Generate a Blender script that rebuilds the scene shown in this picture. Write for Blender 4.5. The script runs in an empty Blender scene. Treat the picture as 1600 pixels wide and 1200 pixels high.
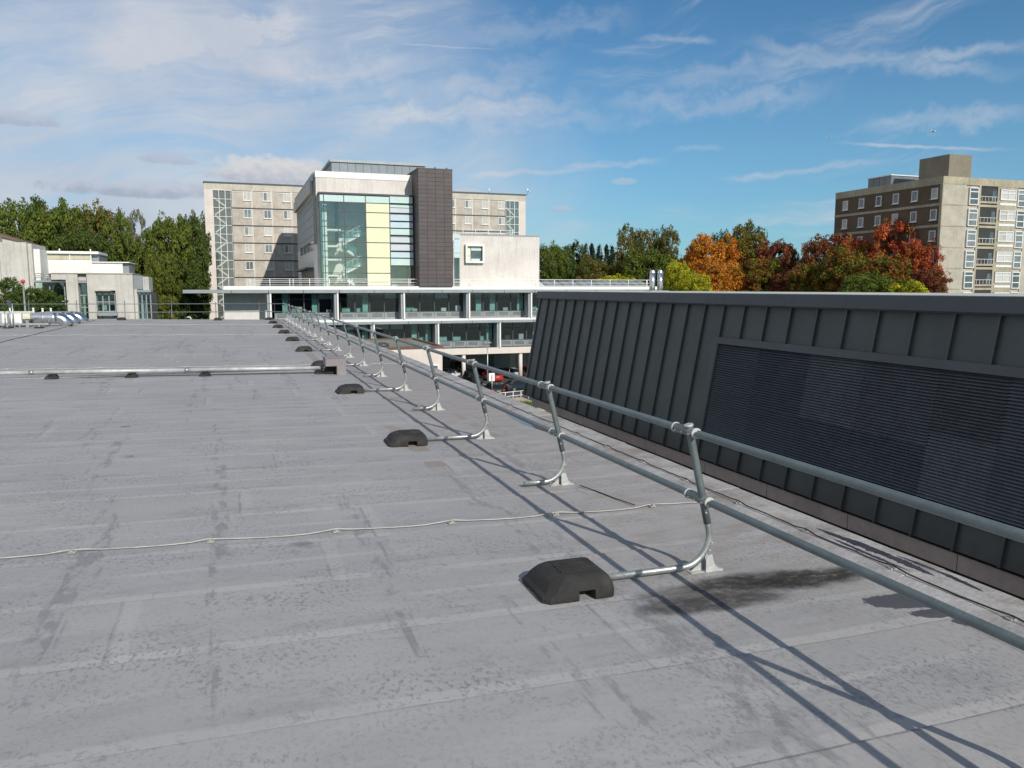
import bpy, math, random
import numpy as np
from mathutils import Vector, Matrix
random.seed(7); RNG = np.random.default_rng(7)
SC = bpy.context.scene; COL = SC.collection
R = math.radians
# ------------------------------------------------------------------ camera
CH = 2.15                      # camera height above the roof it hovers over
F = 1240.0; YAW = R(19.2); PITCH = math.atan(150 / F)
cam_d = bpy.data.cameras.new('camera'); cam = bpy.data.objects.new('camera', cam_d); COL.objects.link(cam)
cam_d.sensor_width = 36; cam_d.lens = F / 1600 * 36; cam_d.clip_start = .05; cam_d.clip_end = 6000
cam.location = (0, 0, CH); cam.rotation_euler = (math.pi / 2 - PITCH, 0, -YAW)
SC.camera = cam
# ------------------------------------------------------------------ sky, sun, exposure
SUN = Vector((.40, -1.6, 1.0)).normalized()
EL = math.asin(SUN.z); AZ = math.atan2(SUN.x, SUN.y)
world = bpy.data.worlds.new('World'); SC.world = world; world.use_nodes = True
SC.view_settings.view_transform = 'Standard'; SC.view_settings.look = 'None'
SC.view_settings.exposure = 0.0; SC.view_settings.gamma = 1.0; SC.view_settings.use_curve_mapping = False
sl = bpy.data.lights.new('sun', 'SUN'); sl.energy = 4.4; sl.angle = R(.55); sl.color = (1, .945, .86)
so = bpy.data.objects.new('sun', sl); COL.objects.link(so)
so.rotation_euler = (-SUN).to_track_quat('-Z', 'Y').to_euler()


class NT:
    """small node helper"""
    def __init__(s, tree): s.t = tree; s.n = tree.nodes; s.l = tree.links; s.n.clear()
    def new(s, typ, **kw):
        n = s.n.new(typ)
        for k, v in kw.items(): setattr(n, k, v)
        return n
    def put(s, inp, v):
        if v is None: return
        if hasattr(v, 'is_output'): s.l.new(v, inp)
        else:
            if inp.type in ('RGBA',) and len(v) == 3: v = (*v, 1)
            inp.default_value = v
    def math(s, op, a, b=None, c=None, clamp=False):
        n = s.new('ShaderNodeMath', operation=op); n.use_clamp = clamp
        for i, v in enumerate((a, b, c)): s.put(n.inputs[i], v)
        return n.outputs[0]
    def vmath(s, op, a, b=None):
        n = s.new('ShaderNodeVectorMath', operation=op)
        s.put(n.inputs[0], a); s.put(n.inputs[1], b)
        return n.outputs[1] if op in ('DOT_PRODUCT', 'LENGTH') else n.outputs[0]
    def noise(s, vec, scale, detail=3, rough=.55, dist=0.):
        n = s.new('ShaderNodeTexNoise'); s.put(n.inputs['Vector'], vec)
        n.inputs['Scale'].default_value = scale; n.inputs['Detail'].default_value = detail
        n.inputs['Roughness'].default_value = rough; n.inputs['Distortion'].default_value = dist
        return n.outputs['Fac']
    def ramp(s, v, a, b, lo=0., hi=1., smooth=True):
        n = s.new('ShaderNodeMapRange'); n.interpolation_type = 'SMOOTHSTEP' if smooth else 'LINEAR'
        s.put(n.inputs[0], v)
        for i, x in enumerate((a, b, lo, hi)): s.put(n.inputs[i + 1], x)
        return n.outputs[0]
    def mix(s, f, a, b, mode='MIX'):
        n = s.new('ShaderNodeMix', data_type='RGBA', blend_type=mode)
        s.put(n.inputs[0], f); s.put(n.inputs[6], a); s.put(n.inputs[7], b)
        return n.outputs[2]
    def scale(s, vec, sx, sy, sz, rot=(0, 0, 0)):
        n = s.new('ShaderNodeMapping'); s.put(n.inputs[0], vec)
        n.inputs['Scale'].default_value = (sx, sy, sz); n.inputs['Rotation'].default_value = rot
        return n.outputs[0]
    def xyz(s, vec):
        n = s.new('ShaderNodeSeparateXYZ'); s.put(n.inputs[0], vec); return n.outputs
    def comb(s, x, y, z):
        n = s.new('ShaderNodeCombineXYZ')
        for i, v in enumerate((x, y, z)): s.put(n.inputs[i], v)
        return n.outputs[0]


def build_world():
    t = NT(world.node_tree)
    sky = t.new('ShaderNodeTexSky', sky_type='NISHITA'); sky.sun_disc = False
    sky.sun_elevation = EL; sky.sun_rotation = AZ; sky.altitude = 60; sky.air_density = 1.0; sky.dust_density = .35; sky.ozone_density = 2.2
    tc = t.new('ShaderNodeTexCoord').outputs['Generated']
    d = t.vmath('NORMALIZE', tc); X, Y, Z = t.xyz(d)
    az = t.math('ARCTAN2', X, Y)                    # radians clockwise from +Y
    el = t.math('ARCSINE', Z)
    # high thin cirrus: streaks laid roughly west-east, gently rising to the right
    pos = t.comb(az, el, 0.)
    warp = t.noise(pos, 2.3, 4)
    el2 = t.math('ADD', el, t.math('MULTIPLY', t.math('SUBTRACT', warp, .5), .16))
    tilt = t.math('SUBTRACT', el2, t.math('MULTIPLY', az, .12))
    s1 = t.noise(t.comb(t.math('MULTIPLY', az, 1.6), t.math('MULTIPLY', tilt, 9.), .3), 2.0, 9, .62, .35)
    s2 = t.noise(t.comb(t.math('MULTIPLY', az, 4.), t.math('MULTIPLY', tilt, 26.), 3.3), 2.0, 8, .68, .5)
    body = t.noise(t.comb(az, t.math('MULTIPLY', el, 2.2), 7.), 2.1, 5, .55, .3)
    left = t.ramp(t.math('ADD', t.math('ADD', az, t.math('MULTIPLY', t.math('SUBTRACT', warp, .5), .7)), t.math('MULTIPLY', el, .40)), .55, .03)                      # cloud bank thickens to the left
    band = t.ramp(body, .42, .62)
    wis = t.math('MULTIPLY', t.ramp(s1, .50, .76), t.ramp(s2, .30, .68))
    wis = t.math('MULTIPLY', wis, t.ramp(t.noise(pos, 1.9, 2), .36, .60))
    # contrail-like lines at their own bearings
    swn = t.math('SUBTRACT', t.noise(pos, 30, 4, .6), .5); s2m = t.ramp(s2, .25, .6, .35, 1.)
    def streak(a0, e0, a1, e1, w, op):
        da, de = a1 - a0, e1 - e0; L = math.hypot(da, de); ux, uy = da / L, de / L
        px = t.math('SUBTRACT', az, a0); py = t.math('SUBTRACT', el, e0)
        al = t.math('ADD', t.math('MULTIPLY', px, ux), t.math('MULTIPLY', py, uy))
        ac = t.math('SUBTRACT', t.math('MULTIPLY', py, ux), t.math('MULTIPLY', px, uy))
        ac = t.math('ADD', ac, t.math('MULTIPLY', swn, w * 3.0))
        m = t.ramp(t.math('ABSOLUTE', ac), 0., w, 1., 0.)
        m = t.math('MULTIPLY', m, t.ramp(al, 0., L * .3)); m = t.math('MULTIPLY', m, t.ramp(al, L, L * .7))
        m = t.math('MULTIPLY', m, s2m)
        return t.math('MULTIPLY', m, op)
    def AE(px, py):                                   # bearing and elevation of a point of the photograph
        v = ray(px, py); n = math.sqrt(sum(c * c for c in v)); return math.atan2(v[0], v[1]), math.asin(v[2] / n)
    acc = wis
    for (a, b, c, e, w, op) in [(1120, 60, 1640, 118, .012, .35), (1380, 95, 1640, 66, .010, .40), (1150, 95, 1420, 88, .014, .35),
                                (1320, 195, 1640, 172, .016, .38), (1290, 223, 1600, 235, .003, .55), (1100, 285, 1420, 245, .006, .42),
                                (520, 185, 960, 150, .018, .42), (590, 170, 1010, 190, .022, .30), (900, 175, 1340, 140, .024, .30),
                                (600, 66, 800, 78, .0015, .30), (120, 95, 520, 20, .022, .42), (640, 160, 900, 90, .03, .28),
                                (860, 265, 1050, 247, .006, .42), (700, 275, 960, 262, .005, .32), (980, 60, 1130, 64, .006, .35),
                                (1000, 130, 1300, 95, .020, .28), (300, 130, 700, 100, .03, .22), (1040, 235, 1140, 228, .005, .25),
                                (680, 60, 1020, 20, .02, .22)]:
        a0, e0 = AE(a, b); a1, e1 = AE(c, e)
        acc = t.math('MAXIMUM', acc, streak(a0, e0, a1, e1, w, op * 1.0))
    veil = t.math('MULTIPLY', left, t.math('ADD', .90, t.math('MULTIPLY', band, .15)))
    veil = t.math('MULTIPLY', veil, t.math('MULTIPLY', t.ramp(s1, .24, .58, .42, 1.), t.ramp(s2, .25, .6, .86, 1.)))
    acc = t.math('ADD', t.math('MULTIPLY', acc, 1.15), veil, clamp=True)
    base = t.mix(1., sky.outputs[0], (.57, .95, 1.15), 'MULTIPLY')
    lowhaze = t.ramp(el, .0, .36, .60, 0.)
    base = t.mix(t.math('MULTIPLY', lowhaze, .55), base, (3.1, 6.0, 8.3))
    wcol = t.mix(t.ramp(t.noise(pos, 6., 5), .3, .7), (7.5, 7.75, 8.3), (5.9, 6.5, 7.6))
    col = t.mix(t.math('MULTIPLY', acc, .93), base, wcol)
    # small low clouds
    pnz = t.math('MULTIPLY', t.math('SUBTRACT', t.noise(t.comb(az, t.math('MULTIPLY', el, 1.5), 2.), 55., 6, .62), .5), 2.3)
    def puff(px, py, rx, ry, c0, c1, op, flat=.35):
        a0, e0 = AE(px, py); ra, re = rx / F, ry / F
        nz = pnz
        x = t.math('DIVIDE', t.math('SUBTRACT', az, a0), ra); y = t.math('DIVIDE', t.math('SUBTRACT', el, e0), re)
        yy = t.math('MULTIPLY', y, t.ramp(y, -.6, .2, 1.6, 1.))
        r = t.math('ADD', t.math('ADD', t.math('MULTIPLY', x, x), t.math('MULTIPLY', yy, yy)), nz)
        m = t.math('MULTIPLY', t.ramp(r, 1.25, .35), op)
        cc = t.mix(t.ramp(t.math('ADD', y, nz), -.7, .7), c0, c1)
        return m, cc
    for a in [(425, 272, 95, 26, (5.3, 5.7, 6.6), (8.0, 7.95, 8.0), .95), (230, 298, 130, 17, (4.1, 4.7, 5.9), (6.0, 6.6, 7.8), .8),
              (30, 188, 50, 12, (4.4, 5.0, 6.4), (5.6, 6.2, 7.6), .75), (262, 250, 40, 11, (4.6, 5.2, 6.6), (5.6, 6.2, 7.5), .7),
              (725, 300, 32, 6, (5.2, 5.9, 7.3), (6.6, 7., 7.8), .7), (878, 328, 18, 7, (4.6, 5.5, 7.0), (5.6, 6.4, 7.6), .6),
              (975, 285, 20, 7, (5.0, 5.9, 7.3), (5.8, 6.5, 7.8), .5)]:
        m, cc = puff(*a); col = t.mix(m, col, cc)
    bg = t.new('ShaderNodeBackground'); t.put(bg.inputs[0], col); bg.inputs[1].default_value = .086
    out = t.new('ShaderNodeOutputWorld'); t.l.new(bg.outputs[0], out.inputs[0])


_fw = (math.sin(YAW) * math.cos(PITCH), math.cos(YAW) * math.cos(PITCH), -math.sin(PITCH))
_rt = (math.cos(YAW), -math.sin(YAW), 0.); _up = (math.sin(YAW) * math.sin(PITCH), math.cos(YAW) * math.sin(PITCH), math.cos(PITCH))
def ray(x, y):
    a = (x - 800) / F; b = (600 - y) / F
    return tuple(_fw[i] + a * _rt[i] + b * _up[i] for i in range(3))
# survey helpers: where a sight line of the photograph meets a real plane of the place
def onZ(x, y, z=0.): d = ray(x, y); t = (z - CH) / d[2]; return Vector((d[0] * t, d[1] * t, z))
def onY(x, y, Y): d = ray(x, y); t = Y / d[1]; return Vector((d[0] * t, Y, CH + d[2] * t))
def onX(x, y, X): d = ray(x, y); t = X / d[0]; return Vector((X, d[1] * t, CH + d[2] * t))
def onD(x, y, D):
    d = ray(x, y); t = D; return Vector((d[0] * t, d[1] * t, CH + d[2] * t))
build_world()

# ------------------------------------------------------------------ materials
MATS = {}
def bsdf_mat(name):
    m = bpy.data.materials.new(name); m.use_nodes = True; t = NT(m.node_tree)
    out = t.new('ShaderNodeOutputMaterial'); b = t.new('ShaderNodeBsdfPrincipled'); t.l.new(b.outputs[0], out.inputs[0])
    MATS[name] = m; m['t'] = 1
    return m, t, b
def mat(name, col, rough=.6, metal=0., var=.15, vscale=1.2, bump=0., bscale=40., streak=0., tint=None, tscale=.5, tamt=0., rand=0., spec=.5):
    """weathered plain surface: broad tone variation, fine grain, optional vertical dirt runs and second tint"""
    m, t, b = bsdf_mat(name)
    P = t.new('ShaderNodeNewGeometry').outputs['Position']
    c = t.mix(1., (*col, 1), (1, 1, 1, 1), 'MULTIPLY')
    n1 = t.noise(P, vscale, 5, .6); n2 = t.noise(P, vscale * 9, 4, .65)
    f = t.math('ADD', t.ramp(n1, .3, .7, 1 - var, 1 + var * .6), t.ramp(n2, .3, .7, -var * .5, var * .5))
    if streak:
        sn = t.noise(t.scale(P, 3., 3., .16), 1.4, 6, .7)
        f = t.math('MULTIPLY', f, t.ramp(sn, .48, .74, 1., 1 - streak))
    if rand:
        oi = t.new('ShaderNodeObjectInfo').outputs['Random']
        f = t.math('MULTIPLY', f, t.ramp(oi, 0, 1, 1 - rand, 1 + rand, False))
    cc = t.new('ShaderNodeCombineColor')
    for i in range(3): t.l.new(f, cc.inputs[i])
    c = t.mix(1., (*col, 1), cc.outputs[0], 'MULTIPLY')
    if tint: c = t.mix(t.ramp(t.noise(P, tscale, 6, .65), .45, .68, 0., tamt), c, (*tint, 1))
    t.put(b.inputs['Base Color'], c); b.inputs['Metallic'].default_value = metal
    b.inputs['Specular IOR Level'].default_value = spec
    t.put(b.inputs['Roughness'], t.ramp(n2, .3, .7, max(.02, rough - .08), min(1, rough + .08)))
    if bump:
        bn = t.new('ShaderNodeBump'); bn.inputs['Strength'].default_value = bump; bn.inputs['Distance'].default_value = .02
        t.put(bn.inputs['Height'], t.noise(P, bscale, 4)); t.l.new(bn.outputs[0], b.inputs['Normal'])
    return m
def glass(name, tint, refl=.12, trans=(.8, .9, .88), rough=.02):
    m = bpy.data.materials.new(name); m.use_nodes = True; t = NT(m.node_tree)
    out = t.new('ShaderNodeOutputMaterial')
    tr = t.new('ShaderNodeBsdfTransparent'); t.put(tr.inputs[0], (*trans, 1))
    gl = t.new('ShaderNodeBsdfGlossy'); t.put(gl.inputs[0], (*tint, 1)); gl.inputs['Roughness'].default_value = rough
    lw = t.new('ShaderNodeLayerWeight'); lw.inputs[0].default_value = .35
    mx = t.new('ShaderNodeMixShader'); t.put(mx.inputs[0], t.ramp(lw.outputs['Fresnel'], 0., 1., refl, .95, False))
    t.l.new(tr.outputs[0], mx.inputs[1]); t.l.new(gl.outputs[0], mx.inputs[2]); t.l.new(mx.outputs[0], out.inputs[0])
    MATS[name] = m; return m

FALL = .016            # the roof falls gently towards the railing side
def roofz(x): return max(0., (3.3 - x)) * FALL

def roof_material():
    m, t, b = bsdf_mat('roof_membrane')
    P = t.new('ShaderNodeNewGeometry').outputs['Position']; X, Y, Z = t.xyz(P)
    big = t.noise(P, .35, 5, .6); mid = t.noise(t.scale(P, .7, 1.5, 1), 1.6, 6, .62); fine = t.noise(P, 42, 3, .7)
    cr = t.mix(t.ramp(big, .32, .68), (.308, .303, .302, 1), (.366, .354, .347, 1))
    cr = t.mix(t.ramp(mid, .35, .7, 0, .5), cr, (.275, .272, .274, 1))
    # pale lap bands where two sheets overlap, dirt held back behind them
    ph = t.math('FRACT', t.math('DIVIDE', t.math('ADD', t.math('SUBTRACT', Y, SHEET0), t.math('MULTIPLY', t.math('SUBTRACT', t.noise(t.scale(P, .6, .02, 1), 1., 3), .5), .10)), SHEET))
    band = t.math('MULTIPLY', t.ramp(ph, .0, .025), t.ramp(ph, .15, .105))
    cr = t.mix(t.math('MULTIPLY', band, t.ramp(t.noise(P, 1.1, 4), .35, .6, .15, .50)), cr, (.42, .408, .40, 1))
    edge = t.math('MULTIPLY', t.math('ADD', t.ramp(ph, .02, .0), t.ramp(ph, .985, 1.)), t.ramp(t.noise(t.scale(P, 2.2, .5, 1), 3., 5, .7), .40, .60, .15, .8))
    cr = t.mix(t.math('MULTIPLY', edge, .75), cr, (.13, .13, .135, 1))
    ph2 = t.math('ABSOLUTE', t.math('SUBTRACT', ph, .56)); cr = t.mix(t.math('MULTIPLY', t.ramp(ph2, .05, .02), t.ramp(t.noise(t.scale(P, .35, .8, 1), 1.3, 4), .45, .6, 0, .4)), cr, (.44, .43, .42, 1))
    # end laps: every sheet has its own staggered cross joints
    nsh = t.math('FLOOR', t.math('DIVIDE', t.math('SUBTRACT', Y, SHEET0), SHEET))
    wn = t.new('ShaderNodeTexWhiteNoise', noise_dimensions='1D'); t.put(wn.inputs['W'], nsh)
    xl_ = t.math('MULTIPLY', t.math('FRACT', t.math('ADD', t.math('DIVIDE', t.math('ADD', X, t.math('MULTIPLY', t.noise(P, 3., 3), .03)), 5.2), wn.outputs[0])), 5.2)
    cr = t.mix(t.math('MULTIPLY', t.math('MULTIPLY', t.ramp(xl_, .0, .02), t.ramp(xl_, .15, .11)), .28), cr, (.43, .42, .41, 1))
    cr = t.mix(t.math('MULTIPLY', t.ramp(xl_, .035, .012), t.ramp(t.noise(P, 4., 4), .35, .6, .1, .55)), cr, (.14, .14, .145, 1))
    tn = wn.outputs[0]; cr = t.mix(t.ramp(tn, 0., 1., 0., .16, False), cr, (.29, .29, .30, 1))
    dirt = t.math('MULTIPLY', t.ramp(ph, .10, .19), t.ramp(ph, .62, .2))
    dl = t.math('MULTIPLY', dirt, t.ramp(t.noise(t.scale(P, .9, 2.6, 1), 1.7, 6, .7), .45, .66, 0, .30))
    cr = t.mix(dl, cr, (.150, .150, .156, 1))
    # foot-worn pitted specks in loose patches
    sp = t.noise(t.scale(P, .8, .55, 1), 44, 4, .72); patch = t.ramp(t.noise(t.scale(P, .8, 1.3, 1), 1.1, 4, .6), .42, .66)
    spk = t.math('MULTIPLY', t.ramp(sp, .515, .60), t.math('ADD', .22, t.math('MULTIPLY', patch, .78)))
    cr = t.mix(t.math('MULTIPLY', spk, .60), cr, (.135, .135, .140, 1))
    sp2 = t.noise(t.scale(P, 1., .7, 1), 14, 5, .75); spk2 = t.math('MULTIPLY', t.ramp(sp2, .56, .64), t.ramp(t.noise(t.scale(P, .5, 1.1, 1), .9, 4, .6), .46, .60))
    cr = t.mix(t.math('MULTIPLY', spk2, .44), cr, (.15, .15, .156, 1))
    # stripes across the sheets (old roller marks) at fixed places
    sx = t.noise(t.comb(t.math('MULTIPLY', X, 1.9), t.math('MULTIPLY', Y, .12), 2.), 1., 5, .7)
    st = t.math('MULTIPLY', t.ramp(sx, .55, .60), t.ramp(t.noise(t.scale(P, 3.5, 1.4, 1), 2.0, 5, .7), .46, .58))
    cr = t.mix(t.math('MULTIPLY', st, .48), cr, (.135, .135, .143, 1))
    # round dried blots
    vo = t.new('ShaderNodeTexVoronoi'); t.put(vo.inputs['Vector'], t.vmath('ADD', P, (3.1, 1.7, 0))); vo.inputs['Scale'].default_value = .75
    vd = t.math('ADD', vo.outputs['Distance'], t.math('MULTIPLY', t.math('SUBTRACT', t.noise(P, 9, 4), .5), .12))
    bl = t.math('MULTIPLY', t.ramp(vd, .095, .06), t.ramp(t.noise(P, .9, 2), .5, .58))
    cr = t.mix(t.math('MULTIPLY', bl, .62), cr, (.125, .122, .13, 1))
    # rusty brown water marks along the railing
    rz = t.math('MULTIPLY', t.ramp(X, 2.2, 3.2), t.ramp(Y, 3.2, 5.2))
    rn = t.ramp(t.noise(t.scale(P, 1.1, 2.2, 1), 2.1, 6, .7), .42, .68)
    cr = t.mix(t.math('MULTIPLY', t.math('MULTIPLY', rz, rn), .60), cr, (.255, .210, .178, 1))
    tx = t.math('ABSOLUTE', t.math('SUBTRACT', X, t.math('ADD', 2.24, t.math('MULTIPLY', t.math('SUBTRACT', t.noise(P, 2.5, 4), .5), .16))))
    tan_ = t.math('MULTIPLY', t.ramp(tx, .14, .10), t.ramp(t.noise(t.comb(t.math('MULTIPLY', X, .3), Y, 4.), .95, 4, .6), .50, .56))
    tan_ = t.math('MULTIPLY', tan_, t.ramp(Y, 6.2, 7.))
    tan_ = t.math('MULTIPLY', tan_, t.ramp(t.noise(P, 11., 5, .7), .3, .6, .45, .95))
    cr = t.mix(tan_, cr, (.25, .212, .185, 1))
    rfar = t.math('MULTIPLY', t.math('MULTIPLY', rz, t.ramp(Y, 9., 14.)), .35)
    cr = t.mix(rfar, cr, (.30, .262, .245, 1))
    # white flecks
    vo2 = t.new('ShaderNodeTexVoronoi'); t.put(vo2.inputs['Vector'], t.scale(P, 1., 1.7, 1.)); vo2.inputs['Scale'].default_value = 2.6
    wf = t.math('MULTIPLY', t.ramp(vo2.outputs['Distance'], .028, .018), t.ramp(t.noise(P, 1.7, 1), .52, .56))
    cr = t.mix(t.math('MULTIPLY', wf, .8), cr, (.6, .6, .58, 1))
    rough = t.ramp(fine, .2, .8, .62, .82)
    # soot stain and wet patches, each an irregular blot of its own
    def blot(cx, cy, a, bb, ang, nscale, namp, e0=1.0, e1=.55):
        c, s = math.cos(ang), math.sin(ang)
        dx = t.math('SUBTRACT', X, cx); dy = t.math('SUBTRACT', Y, cy)
        u = t.math('DIVIDE', t.math('ADD', t.math('MULTIPLY', dx, c), t.math('MULTIPLY', dy, s)), a)
        v = t.math('DIVIDE', t.math('SUBTRACT', t.math('MULTIPLY', dy, c), t.math('MULTIPLY', dx, s)), bb)
        r = t.math('ADD', t.math('MULTIPLY', u, u), t.math('MULTIPLY', v, v))
        r = t.math('ADD', r, t.math('MULTIPLY', t.math('SUBTRACT', t.noise(P, nscale, 6, .68), .5), namp))
        return t.ramp(r, e0, e1)
    for (px, py, a, bb, ang, op) in [(1265, 903, .62, .19, .0, .97), (1165, 910, .52, .19, .0, .95), (1120, 942, .62, .15, .0, .85), (1060, 930, .35, .16, 0., .6)]:
        q = onZ(px, py); k = blot(q.x, q.y, a, bb, ang, 4.5, 1.7, 1.4, .2)
        k = t.math('MULTIPLY', k, t.ramp(t.noise(t.scale(P, 1, 1.8, 1), 9., 6, .7), .3, .55, .62, 1.))
        cr = t.mix(t.math('MULTIPLY', k, op), cr, (.026, .023, .019, 1))
    for (px, py, a, bb, ang) in [(1275, 832, .07, .22, .0)]:
        q = onZ(px, py); cr = t.mix(t.math('MULTIPLY', blot(q.x, q.y, a, bb, ang, 8., 1.5, 1.1, .3), .7), cr, (.06, .055, .03, 1))
    for (px, py, a, bb, ang) in [(1410, 940, .30, .12, -.3), (1450, 958, .16, .07, -.2), (1530, 975, .17, .06, -.5)]:
        q = onZ(px, py); k = blot(q.x, q.y, a, bb, ang, 4.5, 3.2, 1.0, .93)
        cr = t.mix(t.math('MULTIPLY', k, .92), cr, (.075, .075, .09, 1)); rough = t.mix(k, rough, (.30, .30, .30, 1))
    q = onZ(838, 655); k = blot(q.x - .05, q.y - .2, .33, 1.35, 0., 3.5, .7, 1.0, .93)
    cr = t.mix(t.math('MULTIPLY', k, .85), cr, (.06, .07, .085, 1)); rough = t.mix(k, rough, (.05, .05, .05, 1))
    for (px, py, w) in [(700, 585, .10), (756, 610, .08)]:
        q = onZ(px, py); k2 = blot(q.x - .1, q.y, w, .9, 0., 4., 1., 1., .9)
        cr = t.mix(t.math('MULTIPLY', k2, .8), cr, (.09, .10, .12, 1)); rough = t.mix(k2, rough, (.1, .1, .1, 1))
    t.put(b.inputs['Base Color'], cr); t.put(b.inputs['Roughness'], rough); b.inputs['Specular IOR Level'].default_value = .35
    bn = t.new('ShaderNodeBump'); bn.inputs['Strength'].default_value = .55; bn.inputs['Distance'].default_value = .012
    h = t.math('ADD', t.math('MULTIPLY', t.noise(t.scale(P, .9, 1.6, 1), 2.2, 5, .6), .8), t.math('MULTIPLY', t.noise(P, 60, 3, .7), .10))
    h = t.math('ADD', h, t.math('MULTIPLY', band, .25)); h = t.math('MULTIPLY', h, t.ramp(k, 0, 1, 1, 0))
    t.put(bn.inputs['Height'], h); t.l.new(bn.outputs[0], b.inputs['Normal'])
    return m

SHEET0, SHEET = 3.75, .95
M_roof = roof_material()
M_kerb = mat('kerb_membrane', (.36, .35, .342), .7, var=.22, vscale=1.6, bump=.3, bscale=30, tint=(.17, .13, .10), tscale=1.4, tamt=.5)
M_wet = mat('wet_streak', (.062, .060, .080), .32, var=.25, vscale=5)
M_galv = mat('galvanised_steel', (.40, .42, .40), .45, .7, var=.22, vscale=9, bump=.1)
M_foot = mat('cast_foot', (.46, .47, .45), .55, .25, var=.18, vscale=14)
M_rail = mat('grey_rail', (.150, .182, .182), .38, .25, var=.14, vscale=7)
M_ring = mat('pale_gasket', (.50, .50, .47), .5, var=.1, vscale=20)
M_bolt = mat('bolt', (.75, .75, .72), .3, .6, var=.05)
M_rubber = mat('rubber', (.022, .021, .020), .82, var=.35, vscale=7, bump=.55, bscale=90, tint=(.055, .052, .048), tscale=5, tamt=.5)
M_cable = mat('black_cable', (.018, .018, .020), .6, var=.1)
M_cablew = mat('pale_cable', (.42, .40, .355), .5, var=.2, vscale=6)
M_clip = mat('cable_clip', (.36, .35, .31), .6, var=.15, vscale=20)
M_clad = mat('slate_cladding', (.062, .073, .070), .52, .15, var=.14, vscale=1.0, streak=.10, rand=.07, bump=.05, bscale=9)
M_cope = mat('slate_coping', (.062, .074, .078), .50, .15, var=.10, vscale=1.2)
M_louv = mat('louvre_blade', (.165, .182, .205), .40, .3, var=.10, rand=.22)
M_louvb = mat('louvre_back', (.010, .011, .014), .8, var=.1)
M_plinth = mat('plinth_panel', (.40, .345, .315), .85, var=.15, vscale=1.4, streak=.12)
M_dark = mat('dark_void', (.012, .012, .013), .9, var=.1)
M_pale_roof = mat('pale_roof', (.50, .51, .45), .7, var=.18, vscale=1.5)
M_asph = mat('asphalt', (.062, .060, .056), .9, var=.25, vscale=.6, bump=.2)
M_earth = mat('grassland', (.045, .065, .022), .95, var=.3, vscale=.12)
M_concrete = mat('concrete', (.50, .465, .39), .85, var=.14, vscale=.5, streak=.22)
M_cream = mat('cream_render', (.63, .565, .50), .85, var=.07, vscale=.6, streak=.10)
M_lbwall = mat('aged_render', (.50, .475, .43), .88, var=.12, vscale=.5, streak=.28)
M_creamd = mat('weathered_render', (.62, .58, .535), .85, var=.09, vscale=.4, streak=.22)
M_white = mat('white_paint', (.74, .73, .70), .6, var=.05, vscale=1)
M_whitesh = mat('white_render', (.74, .72, .68), .8, var=.07, vscale=.6, streak=.12)
M_gutter = mat('grey_gutter', (.27, .30, .31), .45, .2, var=.08)
M_panelg = mat('grey_panel', (.22, .245, .25), .5, .15, var=.10, rand=.05)
M_greyw = mat('grey_render', (.62, .61, .59), .85, var=.08)
M_frame = mat('dark_frame', (.06, .067, .070), .45, .2, var=.06)
M_wframe = mat('white_frame', (.72, .72, .70), .5, var=.06, vscale=3)
M_brown = mat('brown_plank', (.082, .066, .066), .62, var=.08, vscale=.8, rand=.09)
M_zinc = mat('zinc_panel', (.17, .195, .21), .5, .3, var=.08, rand=.05)
M_lime = mat('lime_panel', (.70, .70, .47), .35, var=.03)
M_mint = mat('mint_glass_panel', (.52, .66, .62), .2, var=.04)
M_blueg = mat('pale_blue_panel', (.52, .64, .70), .22, var=.04, rand=.08)
M_greyp = mat('pale_grey_panel', (.54, .58, .61), .25, var=.04)
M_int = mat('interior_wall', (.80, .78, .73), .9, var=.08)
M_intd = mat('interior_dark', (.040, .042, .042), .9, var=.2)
M_intw = mat('interior_white', (.80, .82, .80), .8, var=.04)
M_teal = mat('teal_blind', (.38, .62, .58), .8, var=.15, vscale=1)
M_bpan = mat('brick_panel', (.46, .415, .35), .9, var=.16, vscale=.8, streak=.16, rand=.05)
M_bbrown = mat('brown_brick', (.125, .088, .058), .9, var=.16, vscale=.8, streak=.12, bump=.2, bscale=8)
M_bpale = mat('pale_brick', (.42, .385, .315), .9, var=.14, vscale=.8, streak=.12, bump=.2, bscale=8)
M_tank = mat('brown_buff_brick', (.215, .188, .14), .9, var=.12, vscale=.8, streak=.12)
M_tconc = mat('stained_concrete', (.38, .345, .25), .88, var=.18, vscale=.5, streak=.35)
M_curt = mat('curtain', (.52, .52, .50), .9, var=.10, vscale=2)
M_rust = mat('brown_metal_rim', (.13, .072, .052), .6, var=.25, vscale=2)
M_moss = mat('mossy_roof', (.20, .21, .165), .9, var=.2, vscale=.5)
M_plast = mat('white_plastic', (.72, .72, .69), .45, var=.08, vscale=3)
M_lag = mat('pipe_lagging', (.48, .48, .47), .5, .2, var=.2, vscale=4)
M_cowl = mat('cowl_felt', (.23, .21, .215), .75, var=.15, vscale=2)
M_creamp = mat('cream_plastic', (.66, .61, .44), .5, var=.05)
M_red = mat('red_plastic', (.55, .03, .025), .4, var=.05)
M_sign = mat('sign_board', (.78, .78, .76), .4, var=.03)
M_brick = mat('red_brick', (.22, .085, .055), .9, var=.3, vscale=4)
M_sand = mat('sandstone', (.45, .37, .25), .9, var=.15, vscale=1.5)
M_grass = mat('grass_blades', (.085, .125, .022), .8, var=.4, vscale=3)
M_tyre = mat('tyre', (.02, .02, .02), .85, var=.1)
M_rim = mat('wheel_rim', (.45, .45, .46), .3, .8, var=.05)
M_lamp = mat('lamp_glass', (.75, .78, .8), .1, var=.03)
M_tail = mat('tail_lamp', (.45, .015, .015), .15, var=.05)
M_plate = mat('number_plate', (.45, .37, .10), .4, var=.03)
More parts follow.
